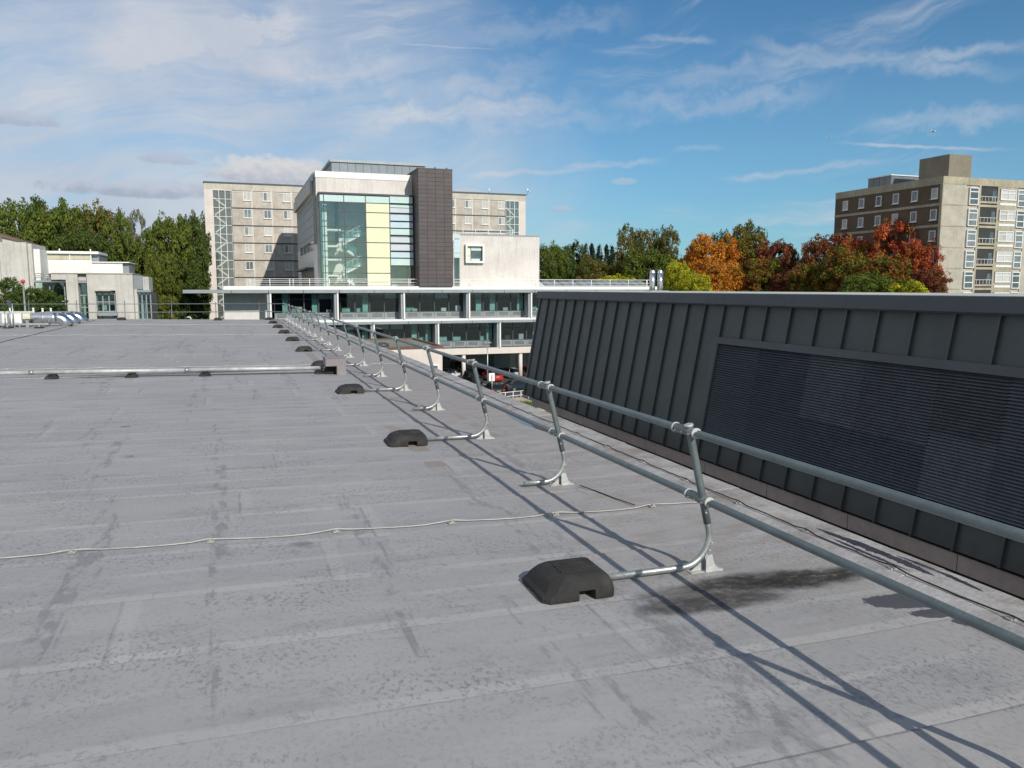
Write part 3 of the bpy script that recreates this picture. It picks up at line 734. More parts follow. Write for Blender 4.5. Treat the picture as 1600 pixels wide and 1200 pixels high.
# twin steel flues on its roof
fb = onD(1025, 455, 18.0)
fl = thing('twin_flue', 'pair of short stainless steel flues on the slate building roof', 'flue', (fb.x, fb.y, 2.079))
a = MB(); a.box(fb.x - .22, fb.x + .24, fb.y - .15, fb.y + .15, 2.080, 2.092); a.build('base_plate', M_galv, fl)
M_ss = mat('stainless_steel', (.62, .64, .66), .22, .95, var=.10, vscale=6)
for dx in (-.088, .088):
    q = (fb.x + dx * math.cos(YAW), fb.y - dx * math.sin(YAW))
    MB().tube([(q[0], q[1], 2.093), (q[0], q[1], 2.47)], .064, 18).build('flue_pipe', M_ss, fl)
    MB().tube([(q[0], q[1], 2.472), (q[0], q[1], 2.50), (q[0], q[1], 2.535), (q[0], q[1], 2.56)], [.07, .066, .052, .044], 18).build('flue_cap', M_ss, fl)
    MB().tube([(q[0], q[1], 2.30), (q[0], q[1], 2.315)], .069, 18).build('band', M_ss, fl)

# ------------------------------------------------------------------ white office building: lower block
YC, YG = 105., 108.4           # canopy edge, wall plane
def ux(px, Y): return onY(px, 450, Y).x
def uz(px, py, Y): return onY(px, py, Y).z
B = thing('office_building', 'white modern office block with lime atrium panels and dark brown tower', 'building', (30, YC, GZ))
zc0, zc1 = uz(630, 457.5, YC), uz(630, 452.5, YC)
XR = ux(1034, YC)
f = Face('Y', YC)
xs = [285, 361, 419, 473.5, 530, 584, 637, 690, 738, 787, 835, 884, 930, 980, 1034]
for i in range(len(xs) - 1):
    a = MB(); f.b(a, ux(xs[i], YC) + .03, ux(xs[i + 1], YC) - .03, -.12, .25, zc0, zc1); a.build('gutter_length', M_gutter, B)
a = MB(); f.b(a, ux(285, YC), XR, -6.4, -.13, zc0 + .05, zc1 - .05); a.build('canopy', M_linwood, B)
a = MB(); f.b(a, ux(349, YC), XR - .2, -6.4, -.3, zc1 - .04, uz(630, 447.3, YC)); a.build('roof_edge', M_white, B)
ROOFZ = uz(630, 447.3, YC)
a = MB(); a.box(ux(349, YC) + .3, XR - .5, YG + .3, 128, zc1, ROOFZ - .02); a.build('roof', M_pale_roof, B)
# floors
zs1t, zs1b = uz(735, 497.5, YC), uz(735, 500.5, YC)     # white slab edge, then grey gutter
zs1g = uz(735, 504.5, YC)
XL = ux(417, YC)
a = MB(); f.b(a, XL, XR - 1, -3.2, .0, zs1b, zs1t); a.build('slab_edge', M_white, B)
xs2 = [430, 526, 581, 637, 689, 737, 785, 833, 880, 960]
for i in range(len(xs2) - 1):
    a = MB(); f.b(a, ux(xs2[i], YC) + .03, ux(xs2[i + 1], YC) - .03, -.5, .22, zs1g, zs1b - .003); a.build('gutter_length', M_gutter, B)
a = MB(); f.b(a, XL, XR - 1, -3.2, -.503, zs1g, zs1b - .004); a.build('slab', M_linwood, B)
zb1, zb0 = uz(760, 543.5, YC), uz(760, 553, YC)
a = MB(); f.b(a, XL, XR - 1, -.6, 0, zb0, zb1); a.build('beam', M_cream, B)
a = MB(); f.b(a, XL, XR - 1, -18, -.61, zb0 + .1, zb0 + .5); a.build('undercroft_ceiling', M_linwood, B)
# left grey end wall
GW = Face('Y', YC + 3.4)
a = MB(); GW.b(a, ux(349, YC + 3), XL + .1, -8, 0, GZ, zc0 + .05); a.build('end_wall', M_greyw, B)
# storeys with glazing, spandrels with slotted grilles
def spandrel(w, h):
    def mk():
        a = MB(); ORY.b(a, .02, w - .02, -.05, 0, 0, h); return a.mesh('spandrel_panel', M_panelg)
    def mg():
        a = MB()
        for k in range(3): ORY.b(a, w * .16, w * .84, -.01, .014, h * (.34 + .19 * k), h * (.34 + .19 * k) + .08)
        return a.mesh('grille', M_frame)
    return shared(('sp', round(w, 2), round(h, 2)), mk), shared(('gr', round(w, 2), round(h, 2)), mg)
def storey(zt, zsp, zb, cols_px, Yw, seed, fins=True):
    """cols_px: column lines; four bays of glazing between each pair"""
    rr = random.Random(seed); fw = Face('Y', Yw); hs = zsp - zb
    for i in range(len(cols_px) - 1):
        a_, c_ = ux(cols_px[i], YC) + .5, ux(cols_px[i + 1], YC) - .35
        n = 4; w = (c_ - a_) / n
        for k in range(n):
            u = a_ + k * w
            s1, s2 = spandrel(w, hs); S = inst('spandrel_panel', s1, B, fw.p(u, 0, zb)); inst('grille', s2, S, fw.p(u, 0, zb))
            def mk():
                q = MB(); H = zt - zsp
                for (p0, p1, r0, r1) in ((0, w, 0, .07), (0, w, H - .1, H), (0, .06, .07, H - .1), (w - .06, w, .07, H - .1), (.06, w - .06, H * .68, H * .68 + .05)):
                    ORY.b(q, p0, p1, -.06, .05, r0, r1)
                return q.mesh('window', M_frame)
            W = inst('window', shared(('ow', round(w, 2), round(zt - zsp, 2)), mk), B, fw.p(u, 0, zsp))
            def mg():
                q = MB(); ORY.b(q, .03, w - .03, -.02, -.005, .03, zt - zsp - .03); return q.mesh('pane', G_dark)
            inst('pane', shared(('og', round(w, 2), round(zt - zsp, 2)), mg), W, fw.p(u, 0, zsp))
            # things seen behind the glass
            t_ = rr.random(); H = zt - zsp
            if t_ < .38: q = MB(); fw.b(q, u + w * .55, u + w * .95, -.42, -.38, zsp, zsp + H * .95); q.build('curtain', M_teal, B)
            elif t_ < .6: q = MB(); fw.b(q, u + .1, u + w - .1, -.32, -.28, zsp + H * .70, zsp + H * .97); q.build('blind', M_greyp, B)
            if rr.random() < .4: q = MB(); fw.b(q, u + w * .2, u + w * .75, -1.3, -1.2, zsp - .3, zsp + H * .25); q.build('desk_screen', M_teal, B)
            if rr.random() < .35: q = MB(); fw.b(q, u + w * .55, u + w * .9, -.9, -.6, zsp - .3, zsp + H * rr.uniform(.12, .34)); q.build('cabinet', rr.choice([M_intw, M_frame, M_creamp, M_greyp]), B)
            if rr.random() < .22: q = MB(); fw.b(q, u + w * .1, u + w * .5, -3.6, -3.5, zsp + H * .72, zsp + H * .76); q.build('ceiling_light', M_intw, B)
    for px in cols_px:
        x = ux(px, YC); q = MB(); f.b(q, x - .10, x + .10, -.7, .15, zb - .02, zt + .02); q.build('column', M_white, B)
        q = MB(); f.b(q, x - .42, x - .104, -1.6, -.05, zb - .02, zt + .02); q.build('column_casing', M_gutter, B)
st_top, st_sp, st_b = zc0, uz(700, 487, YC + 1.2), zs1t
storey(st_top, st_sp, st_b, [422, 527, 631, 733, 830, 920, 1010], YC + 1.9, 3)
storey(zs1g, uz(760, 532.5, YC + 1.2), zb1, [478, 583, 684, 781, 876, 970], YC + 1.9, 9)
for (zt, zb) in ((zc0, zs1t), (zs1g, zb1)):
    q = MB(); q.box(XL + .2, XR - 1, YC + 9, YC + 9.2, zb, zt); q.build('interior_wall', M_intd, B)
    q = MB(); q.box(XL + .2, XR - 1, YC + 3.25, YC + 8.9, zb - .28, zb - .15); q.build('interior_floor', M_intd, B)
# undercroft columns, back wall
for px in (520, 622, 725, 815, 910):
    x = ux(px, YC); MB().tube([(x, YC + .45, GZ), (x, YC + .45, zb0)], .28, 20).build('round_column', M_cream, B)
q = MB(); q.box(XL, XR - 1, YC + 18, YC + 18.3, GZ, zb0 + .3); q.build('undercroft_wall', M_int, B)
for px in (690, 760): 
    x = ux(px, YC + 14); q = MB(); q.box(x, x + 1.2, YC + 13.8, YC + 14, GZ, zb0 + .1); q.build('dark_pillar', M_frame, B)
x = ux(795, YC + 14); q = MB(); q.box(x, x + 1., YC + 13.7, YC + 13.9, GZ, zb0 + .1); q.build('green_pillar', M_lime, B)
# roof-edge railing
RL = thing('roof_railing', 'white tubular railing along the office block roof edge', 'railing', (30, YC + 1.5, ROOFZ))
YR = YC + 1.5; zt = uz(700, 436.5, YR)
for (h, r) in ((zt, .045), (uz(700, 441.8, YR), .035), (uz(700, 445.5, YR), .03)):
    MB().tube([(ux(390, YR), YR, h), (ux(1016, YR), YR, h)], r, 6).build('rail', M_white, RL)
for px in list(range(391, 780, 31)) + list(range(808, 1017, 29)):
    x = ux(px, YR); MB().tube([(x, YR, ROOFZ), (x, YR, zt)], .05, 6).build('post', M_white, RL)
    if px % 3 == 0: MB().tube([(x + .5, YR + 1.1, ROOFZ), (x + .5, YR + 1.1, zt)], .045, 6).build('post', M_white, RL)
MB().tube([(ux(390, YR), YR + 1.1, zt - .25), (ux(720, YR), YR + 1.1, zt - .25)], .035, 6).build('rail', M_white, RL)
# sawtooth rooflights
for i, px in enumerate(range(775, 1000, 27)):
    Yr = YC + 5; x = ux(px, Yr); w = ux(px + 24, Yr) - x; z1 = uz(900, 438.5, Yr)
    t_ = thing('rooflight', f'sloping glazed rooflight behind the white railing, {["leftmost","second","third","fourth","fifth","sixth","seventh","eighth","rightmost"][i]} of the row', 'rooflight', (x, Yr, ROOFZ), group='rooflights on the office block roof')
    q = MB(); q.quadbox([(x, Yr, ROOFZ - .02), (x + w, Yr, ROOFZ - .02), (x + w * .9, Yr + 2.2, z1), (x - w * .1, Yr + 2.2, z1)], (0, .12, -.1)); q.build('frame', M_gutter, t_)
    for s in range(2):
        q = MB(); u0 = x + w * (.06 + .47 * s); q.quadbox([(u0, Yr - .02, ROOFZ + .05), (u0 + w * .40, Yr - .02, ROOFZ + .05), (u0 + w * .32, Yr + 2.0, z1 - .02), (u0 - w * .08, Yr + 2.0, z1 - .02)], (0, .05, .04))
        q.build('pane', M_winC if i > 2 else M_greyp, t_)

# ------------------------------------------------------------------ office building: upper block
YU = 109.; YB = 143.
U = Face('Y', YU); xl = ux(498, YU); xr = ux(651, YU)
ztop = uz(498, 267, YU); zpar = uz(498, 277, YU); zgl = uz(520, 302.5, YU)
a = MB(); a.box(xl, ux(700, YU), YU, YB, zgl - .02, zpar); a.build('upper_wall', M_creamd, B)
a = MB(); a.box(xl - .06, ux(700, YU), YU - .06, YB + .5, zpar + .004, ztop); a.build('parapet', M_white, B)
a = MB(); a.box(xl - .25, xl - .07, YU + 1, YB, zpar - .3, ztop - .05); a.build('eaves_edge', M_gutter, B)
# penthouse
zp0, zp1 = ztop, uz(560, 254.5, YU + 6)
x0, x1 = ux(523, YU + 4), ux(666, YU + 4)
n = 12
for k in range(n):
    a = MB(); w = (x1 - x0) / n; a.box(x0 + k * w + .02, x0 + (k + 1) * w - .02, YU + 4, YU + 4.1, zp0, zp1 - .35); a.build('penthouse_panel', M_zinc, B)
a = MB(); a.box(x0 + .02, x1, YU + 4.11, YB - 8, zp0, zp1 - .36); a.build('penthouse', M_zinc, B)
a = MB(); a.box(x0 - .25, x1 + .2, YU + 3.8, YB - 7.5, zp1 - .34, zp1); a.build('penthouse_roof', M_gutter, B)
# left side wall: lower white render with strip window, upper tinted curtain wall
S = Face('X', xl); 
def sy(px): return onX(px, 400, xl).y
def sz(px, py): return onX(px, py, xl).z
zmid = sz(497, 362); zmid2 = sz(466, 382)
a = MB(); S.b(a, YU + 1.0, YB, -.4, .0, GZ + 12.9, zmid - 1.2); a.build('side_wall', M_whitesh, B)
a = MB(); S.b(a, YU + .02, YU + 3.2, -.4, .12, zmid - 1.4, zpar - .2); a.build('dark_fin', M_frame, B)
a = MB(); S.b(a, YU + 3.21, YB - .1, -.34, -.30, zmid - 1.2, zgl + .4); a.build('side_glazing', G_dark, B)
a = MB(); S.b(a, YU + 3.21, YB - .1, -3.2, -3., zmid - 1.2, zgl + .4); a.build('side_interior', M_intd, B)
yy = YU + 3.3
for k in range(15):
    a = MB(); y = YU + 3.3 + k * (YB - YU - 3.4) / 14; S.b(a, y - .09, y + .09, -.28, -.02, zmid - 1.2, zgl + .4); a.build('mullion', M_wframe, B)
for k in range(6):
    a = MB(); z = zmid - 1.2 + k * (zgl + .4 - zmid + 1.2) / 5; S.b(a, YU + 3.3, YB - .1, -.29, -.13, z - .06, z + .06); a.build('transom', M_frame, B)
a = MB(); S.b(a, YU + 3.3, YB + .4, -.4, .45, zgl + .41, zpar - .02); a.build('side_fascia', M_creamd, B)
for (pa, pb) in ((491, 485.5), (484.5, 480), (479, 475), (474, 470)):
    a = MB(); y0, y1 = sorted((sy(pa), sy(pb))); S.b(a, y0, y1, -.05, .03, sz(480, 390) - .5, sz(480, 382)); a.build('strip_window', M_winA, B)
a = MB(); S.b(a, sy(490), sy(470), .0, 1.2, sz(480, 423), sz(480, 420.5)); a.build('entrance_canopy', M_frame, B)
a = MB(); S.b(a, sy(490), sy(471), -.02, .05, ROOFZ, sz(480, 424)); a.build('side_doors', M_frame, B)
# atrium glass box
YGB = YU - 1.2; G = Face('Y', YGB)
def gx(px): return ux(px, YGB)
def gz(py, px=560): return uz(px, py, YGB)
zT = gz(304.5); z0 = ROOFZ
cols = [503, 509.5, 540.5, 574, 611, 647]
rows = [gz(p, 530) for p in (304.5, 315.5, 330.5, 354, 378, 402, 426.5, 449)]
a = MB(); G.b(a, gx(501.5), gx(652), -1.2, .08, zT, zT + .22); a.build('atrium_head', M_frame, B)
# interior
a = MB(); a.box(gx(503), gx(652), YU + 5.5, YU + 5.7, z0, zT); a.build('atrium_back_wall', M_int, B)
a = MB(); a.box(gx(509), gx(516), YU + .6, YU + .9, z0, rows[1]); a.build('white_pier', M_intw, B)
for k, r_ in enumerate((rows[3] - .2, rows[5] - .15, rows[6] - 1.9)):
    a = MB(); zz = rows[3] - .3 if k == 0 else (rows[5] - .2 if k == 1 else rows[6] - 1.9)
fl_z = [gz(355.5, 530), gz(380.5, 530) , gz(403.5, 530), gz(427.5, 530)]
for zz in (gz(356, 530), gz(403.5, 530), gz(382, 530), gz(429, 530)):
    a = MB(); a.box(gx(511), gx(538), YU + 1.0, YU + 5.4, zz - .22, zz); a.build('landing', M_intw, B)
def flight(px0, py0, px1, py1, Y0, w, name='stair_flight'):
    p0 = onY(px0, py0, Y0); p1 = onY(px1, py1, Y0); n = 10
    t = inst_parent = B
    a = MB(); a.quadbox([(p0.x, Y0, p0.z - .42), (p1.x, Y0, p1.z - .42), (p1.x, Y0, p1.z), (p0.x, Y0, p0.z)], (0, w, 0)); o = a.build(name, M_intw, B)
    a = MB()
    for k in range(n):
        s = k / n; x = p0.x + (p1.x - p0.x) * s; z = p0.z + (p1.z - p0.z) * s; dx = (p1.x - p0.x) / n
        a.box(x, x + dx, Y0, Y0 + w, z + .01, z + .10 + (p1.z - p0.z) / n * .5)
    a.build('steps', M_intw, o)
    a = MB(); a.tube([(p0.x, Y0 - .02, p0.z + 1.0), (p1.x, Y0 - .02, p1.z + 1.0)], .04, 6)
    for k in range(6): s = k / 5; x = p0.x + (p1.x - p0.x) * s; z = p0.z + (p1.z - p0.z) * s; a.tube([(x, Y0 - .02, z), (x, Y0 - .02, z + 1.0)], .025, 5)
    a.build('handrail', M_intw, o)
    a = MB(); a.quadbox([(p0.x, Y0 - .04, p0.z + .1), (p1.x, Y0 - .04, p1.z + .1), (p1.x, Y0 - .04, p1.z + .9), (p0.x, Y0 - .04, p0.z + .9)], (0, .01, 0)); a.build('balustrade_glass', G_green, o)
for (pa, pb) in ((378, 358.5), (425.5, 406)):
    flight(536, pa, 574, pb, YU + .8, 1.6)
for (pa, pb) in ((384, 401), (431, 446)):
    flight(536, pa, 560, pb, YU + 3.0, 1.6)
for (pa, pb) in ((360, 343),):
    pass
# glazing panes left of the lime column, each its own
def panel(u0, u1, z0_, z1_, m, name, d=0., th=.05):
    a = MB(); G.b(a, u0 + .035, u1 - .035, d - th, d, z0_ + .035, z1_ - .035); return a.build(name, m, B)
for r_ in range(7):
    zt_, zb_ = rows[r_], rows[r_ + 1]
    for c in range(3):
        m = M_mint if r_ == 0 else (G_clear if c else G_green)
        panel(gx(cols[c]), gx(cols[c + 1]), zb_, zt_, m, 'glass_pane' if r_ else 'head_panel')
    panel(gx(cols[3]), gx(cols[4]), zb_, zt_, M_mint if r_ == 0 else M_lime, 'lime_panel' if r_ else 'head_panel')
a = MB(); G.b(a, gx(574) + .02, gx(611) - .02, -.09, -.055, z0, rows[1]); a.build('lime_backing', M_lime, B)
# right column: stacked bands
bands = [(304.5, 318, M_mint), (320.5, 325, M_mint), (325, 333, M_greyp), (335.5, 345.5, M_blueg), (347, 356.5, M_blueg), (357.5, 367.5, M_mint), (370.5, 379.5, M_greyp),
         (382, 392, M_greyp), (394, 403, M_blueg), (404, 415, M_mint), (415.5, 449, G_clear)]
for (p0, p1, m) in bands:
    panel(gx(611), gx(647), gz(p1, 630), gz(p0, 630) + (.0), m, 'band_panel')
a = MB(); G.b(a, gx(611), gx(647), -.5, -.3, gz(415, 630), gz(305, 630)); a.build('band_backing', M_panelg, B)
for c in cols[:-1]:
    a = MB(); G.b(a, gx(c) - .05, gx(c) + .05, -.1, .05, z0, zT); a.build('mullion', M_frame, B)
a = MB(); G.b(a, gx(647), gx(654), -1.0, -.4, z0, zT); a.build('shadow_gap', M_frame, B)
for z in rows[1:-1]:
    a = MB(); G.b(a, gx(503), gx(611), -.1, .04, z - .045, z + .045); a.build('transom', M_frame, B)
# glass return on the left of the box
SR = Face('X', gx(503))
for r_ in range(7):
    a = MB(); SR.b(a, YGB + .05, YU - .02, -.04, 0, rows[r_ + 1] + .05, rows[r_] - .05); a.build('return_pane', G_green if r_ else M_mint, B)
a = MB(); a.box(xl - .02, gx(503), YU - .06, YU + .3, z0, zgl); a.build('corner_pier', M_creamd, B)
a = MB(); a.box(ux(612, YU + 3), ux(640, YU + 3), YU + 3, YU + 3.2, z0, z0 + 1.1); a.build('reception_screen', M_intw, B)
# brown plank-clad tower
YT = YU - 4.0; T = Face('Y', YT)
tx0, tx1 = ux(655.8, YT), ux(708.5, YT); tz1 = uz(680, 264.6, YT)
a = MB(); a.box(tx0 + .06, tx1 - .06, YT + .06, YU + 5, ROOFZ - .02, tz1 - .05); a.build('tower_core', M_frame, B)
nr, nc = 29, 4; ph = (tz1 - ROOFZ) / nr; pw = (tx1 - tx0) / nc
def mkp(w): 
    a = MB(); ORY.b(a, .015, w - .015, -.05, 0, .018, ph - .012); return a.mesh('plank', M_brown)
pf = mkp(pw)
a = MB(); sd = (YU - YT) / 2; ORX.b(a, .01, sd - .015, -.05, 0, .018, ph - .012); psd = a.mesh('plank', M_brown)
for r_ in range(nr):
    z = ROOFZ + r_ * ph
    for c in range(nc): inst('plank', pf, B, (tx0 + c * pw, YT, z))
    for c in range(2): inst('plank', psd, B, (tx0, YT + c * sd, z))
a = MB(); a.box(tx0 - .04, tx1 + .04, YT - .04, YU + 5, tz1, tz1 + .12); a.build('tower_cap', M_frame, B)
for px in (683, 701):
    x = ux(px, YT); MB().tube([(x, YT + .5, tz1 + .12), (x, YT + .5, tz1 + .35)], [.16, .08], 8).build('vent', M_frame, B)
# glass strip and low white wing to the right
a = MB(); a.box(ux(709, YU), ux(718, YU), YU - .3, YU - .25, ROOFZ, uz(713, 403, YU)); a.build('glass_strip', G_dark, B)
wz = uz(780, 366.5, YU)
a = MB(); U.b(a, ux(709, YU), ux(718, YU), .25, .3, uz(713, 403, YU) + .02, uz(713, 397, YU) + .1); a.build('strip_panel', M_mint, B)
a = MB(); U.b(a, ux(709, YU), ux(718, YU), .25, .3, uz(713, 396, YU) + .05, uz(713, 374, YU)); a.build('strip_panel', M_blueg, B)
a = MB(); U.b(a, ux(709, YU), ux(718, YU), .25, .3, uz(713, 373, YU) + .0, wz - .05); a.build('strip_panel', M_mint, B)
a = MB(); U.b(a, ux(709, YU), ux(718, YU), -1.6, -1.5, ROOFZ, wz); a.build('strip_backing', M_int, B)
wx0, wx1 = ux(718, YU), ux(842.5, YU)
a = MB(); a.box(wx0, wx1, YU, YU + 14, ROOFZ - .02, wz - .2); a.build('wing_wall', M_creamd, B)
a = MB(); a.box(wx0 - .05, wx1 + .05, YU - .05, YU + 14, wz - .197, wz); a.build('wing_coping', M_gutter, B)
# projecting window box
ba, bb, bz0, bz1 = ux(726.5, YU), ux(755.5, YU), uz(740, 411, YU), uz(740, 382, YU)
q = MB(); t_ = .26
for (u0, u1, v0, v1) in ((ba, bb, bz0, bz0 + t_), (ba, bb, bz1 - t_, bz1), (ba, ba + t_, bz0 + t_, bz1 - t_), (bb - t_, bb, bz0 + t_, bz1 - t_)): U.b(q, u0, u1, .002, .55, v0, v1)
W = q.build('window', M_white, B)
q = MB(); U.b(q, ba + t_, bb - t_, .01, .06, bz0 + t_, bz1 - t_); q.build('pane', M_winA, W)
q = MB(); U.b(q, ba + t_ + .02, ba + t_ + .55, .07, .10, bz0 + t_ + .75, bz1 - t_ - .02); U.b(q, ba + t_ + .02, ba + t_ + .55, .07, .10, bz0 + t_ + .02, bz0 + t_ + .68); q.build('lime_pane', M_lime, W)
q = MB(); U.b(q, ba + t_ + .65, bb - t_ - .1, .07, .10, bz1 - t_ - .60, bz1 - t_ - .04); q.build('blue_pane', M_mint, W)
q = MB(); U.b(q, ba + t_ + .65, bb - t_ - .3, .07, .10, bz0 + t_ + .04, bz0 + t_ + .34); q.build('sill_pane', M_mint, W)
# railing on the wing roof
RW = thing('roof_railing', 'thin white railing on the roof of the low cream wing', 'railing', (wx0 + 3, YU + 6, wz))
for h in (.55, 1.05): MB().tube([(wx0, YU + 6, wz + h), (wx1 - 2, YU + 6, wz + h)], .045, 6).build('rail', M_white, RW)
for k in range(6):
    x = wx0 + .3 + k * (wx1 - 2.3 - wx0) / 5; MB().tube([(x, YU + 6, wz), (x, YU + 6, wz + 1.07)], .05, 6).build('post', M_white, RW)

# ------------------------------------------------------------------ long slab block behind
YK = 152.; K = Face('Y', YK)
kb = thing('apartment_slab', 'long pale concrete slab block of flats behind the office building', 'building', (20, YK, GZ))
def kx(px): return ux(px, YK)
kx0, kx1 = kx(325.5), kx(821); kt = uz(330, 283.5, YK); kp = uz(330, 296, YK)
a = MB(); a.box(kx0, kx1, YK + .12, YK + 14, GZ, kt - .25); a.build('core_wall', M_concrete, kb)
a = MB(); a.box(kx0, kx1, YK - .02, YK + .118, kp, kt - .25); a.build('parapet', M_concrete, kb)
a = MB(); a.box(kx0 - .1, kx1 + .1, YK - .12, YK + 14, kt - .247, kt); a.build('roof_edge', M_frame, kb)
sA, sB = kx(338.5), kx(367.5); sC, sD = kx(789.5), kx(810.5)
a = MB(); K.b(a, kx0, sA, -.118, .02, GZ, kp - .004); a.build('end_pier', M_cream, kb)
for z_ in np.arange(GZ + 3, kp, 3.06):
    a = MB(); K.b(a, kx0 - .01, sA + .01, .0, .028, z_, z_ + .05); a.build('joint', M_concrete, kb)
a = MB(); K.b(a, sD, kx1, -.118, .02, GZ, kp - .004); a.build('end_pier', M_cream, kb)
FH = 3.06; nb = 15; bw = (sC - sB) / nb; bay_h = FH - .22
nf = 7
def mk_bpanel():
    a = MB(); ORY.b(a, .14, bw - .14, -.11, 0, 0, bay_h); return a.mesh('wall_panel', M_bpan)
bp = mk_bpanel(); rr = random.Random(4)
for fl_i in range(nf):
    z = kp - .12 - (fl_i + 1) * FH + .22
    for k in range(nb):
        u = sB + k * bw
        if 470 < 325 + (u - kx0) * 8.6 < 700 and False: pass
        inst('wall_panel', bp, kb, K.p(u, 0, z))
        ww, wh = 1.28, 1.5
        pmats = rr.choice([(M_winB, M_winB), (M_winB, M_winB), (M_winC, M_winB), (M_winA, M_winA), (M_winC, M_winC), (M_curt, M_curt)])
        facade_window(K, u + bw - .16 - ww, z + bay_h - wh - .08, ww, wh, kb, M_wframe, pmats, .08, 2, 0., True, .07)
    a = MB(); K.b(a, sB, sC, .0, .05, z + bay_h - .16, z + bay_h - .03); a.build('lintel', M_cream, kb)
    a = MB(); K.b(a, sB - .1, sC + .1, -.118, .16, z - .19, z - .004); a.build('floor_band', M_frame if fl_i < 20 else M_concrete, kb)
for k in range(nb + 1):
    a = MB(); u = sB + k * bw; K.b(a, u - .13, u + .13, -.117, .10, kp - nf * FH, kp - .003); a.build('fin', M_cream, kb)
a = MB(); K.b(a, sB, sC, -.117, -.02, GZ, kp - nf * FH - .2); a.build('lower_wall', M_bpan, kb)
for (u0, u1) in ((sA, sB), (sC, sD)):
    w = (u1 - u0); o = MB(); K.b(o, u0, u1, .02, .04, GZ + 5, kp - .01); o.build('stair_glazing', G_clear, kb)
    o = MB(); K.b(o, u0, u1, -.115, -.10, GZ + 5, kp - .01); o.build('stairwell_wall', mat('stairwell', (.13, .13, .125), .8), kb)
    o = MB()
    for k in range(4): x = u0 + w * k / 3; K.b(o, x - .045, x + .045, .045, .10, GZ + 5, kp - .01)
    z = kp - .05
    while z > GZ + 5: K.b(o, u0, u1, .046, .11, z - .04, z + .04); z -= FH / 2
    q = o.build('mullion_grid', M_wframe, kb); q['kind'] = 'stuff'
    z = kp - FH; kk = 0
    while z > GZ + 6:
        s0, s1 = (.05, .7) if kk % 2 else (.7, .05)
        a = MB(); a.quadbox([(u0 + w * s0, YK - .005, z), (u0 + w * s0, YK - .005, z + .3), (u0 + w * s1, YK - .005, z + FH / 2 + .3), (u0 + w * s1, YK - .005, z + FH / 2)], (0, .09, 0)); a.build('stair_flight', M_creamd, kb); z -= FH / 2; kk += 1
for (px, h) in ((767, .6), (826, .9)):
    x = kx(px); MB().tube([(x, YK + 1, kt), (x, YK + 1, kt + h)], .05, 6).build('mast', M_galv, kb); a = MB(); a.box(x - .15, x + .15, YK + .85, YK + 1.1, kt + h, kt + h + .3); a.build('antenna', M_white, kb)
# rooftop steps back: small vents
# ------------------------------------------------------------------ flats tower on the right
XQ, YQ = 83.1, 77.
tw = thing('apartment_tower', 'brown and cream brick block of flats with balconies at the right', 'building', (XQ, YQ, GZ))
TFX = Face('X', XQ); TFY = Face('Y', YQ)
ty1 = onX(1306, 302, XQ).y; tz = onY(1475.5, 275, YQ).z; tpar = onY(1475.5, 287, YQ).z; XE = XQ + 30
a = MB(); a.box(XQ + .12, XE, YQ + .12, ty1, GZ, tz - .3); a.build('core_wall', M_bpale, tw)
a = MB(); TFX.b(a, YQ - .02, ty1, -.118, .03, tpar, tz); a.build('parapet', M_tconc, tw)
a = MB(); TFY.b(a, XQ + .121, XE, -.118, .03, tpar, tz); a.build('parapet', M_tconc, tw)
a = MB(); TFX.b(a, YQ - .025, YQ + .35, -.117, .06, GZ, tpar - .004); a.build('corner_pier', M_tconc, tw)
th = (onY(1475.5, 321, YQ).z - onY(1475.5, 354.5, YQ).z)      # storey height from the bands
zb_top = onY(1480, 322, YQ).z
nfl = 7; wcols = [onX(px, 350, XQ).y for px in (1458, 1427, 1398, 1371.5, 1345, 1320)]
WM_T = [(M_winC, ), (M_winB,), (M_winA,), (M_winC,), (M_winC,)]
rr = random.Random(21)
for k in range(nfl):
    zt_ = tpar - k * th; zb_ = zt_ - th
    a = MB(); TFX.b(a, YQ + .351, ty1, -.118, 0, zb_ + .32, zt_ - .005); a.build('brick_wall', M_bbrown, tw)
    a = MB(); TFX.b(a, YQ + .351, ty1 + .01, -.118, .05, zb_, zb_ + .315); a.build('floor_band', M_tconc, tw)
    for u in wcols:
        W = facade_window(TFX, u - .48, zb_ + th * .34, .98, th * .50, tw, M_wframe, rr.choice(WM_T), .10, 1, 0., True, .08)
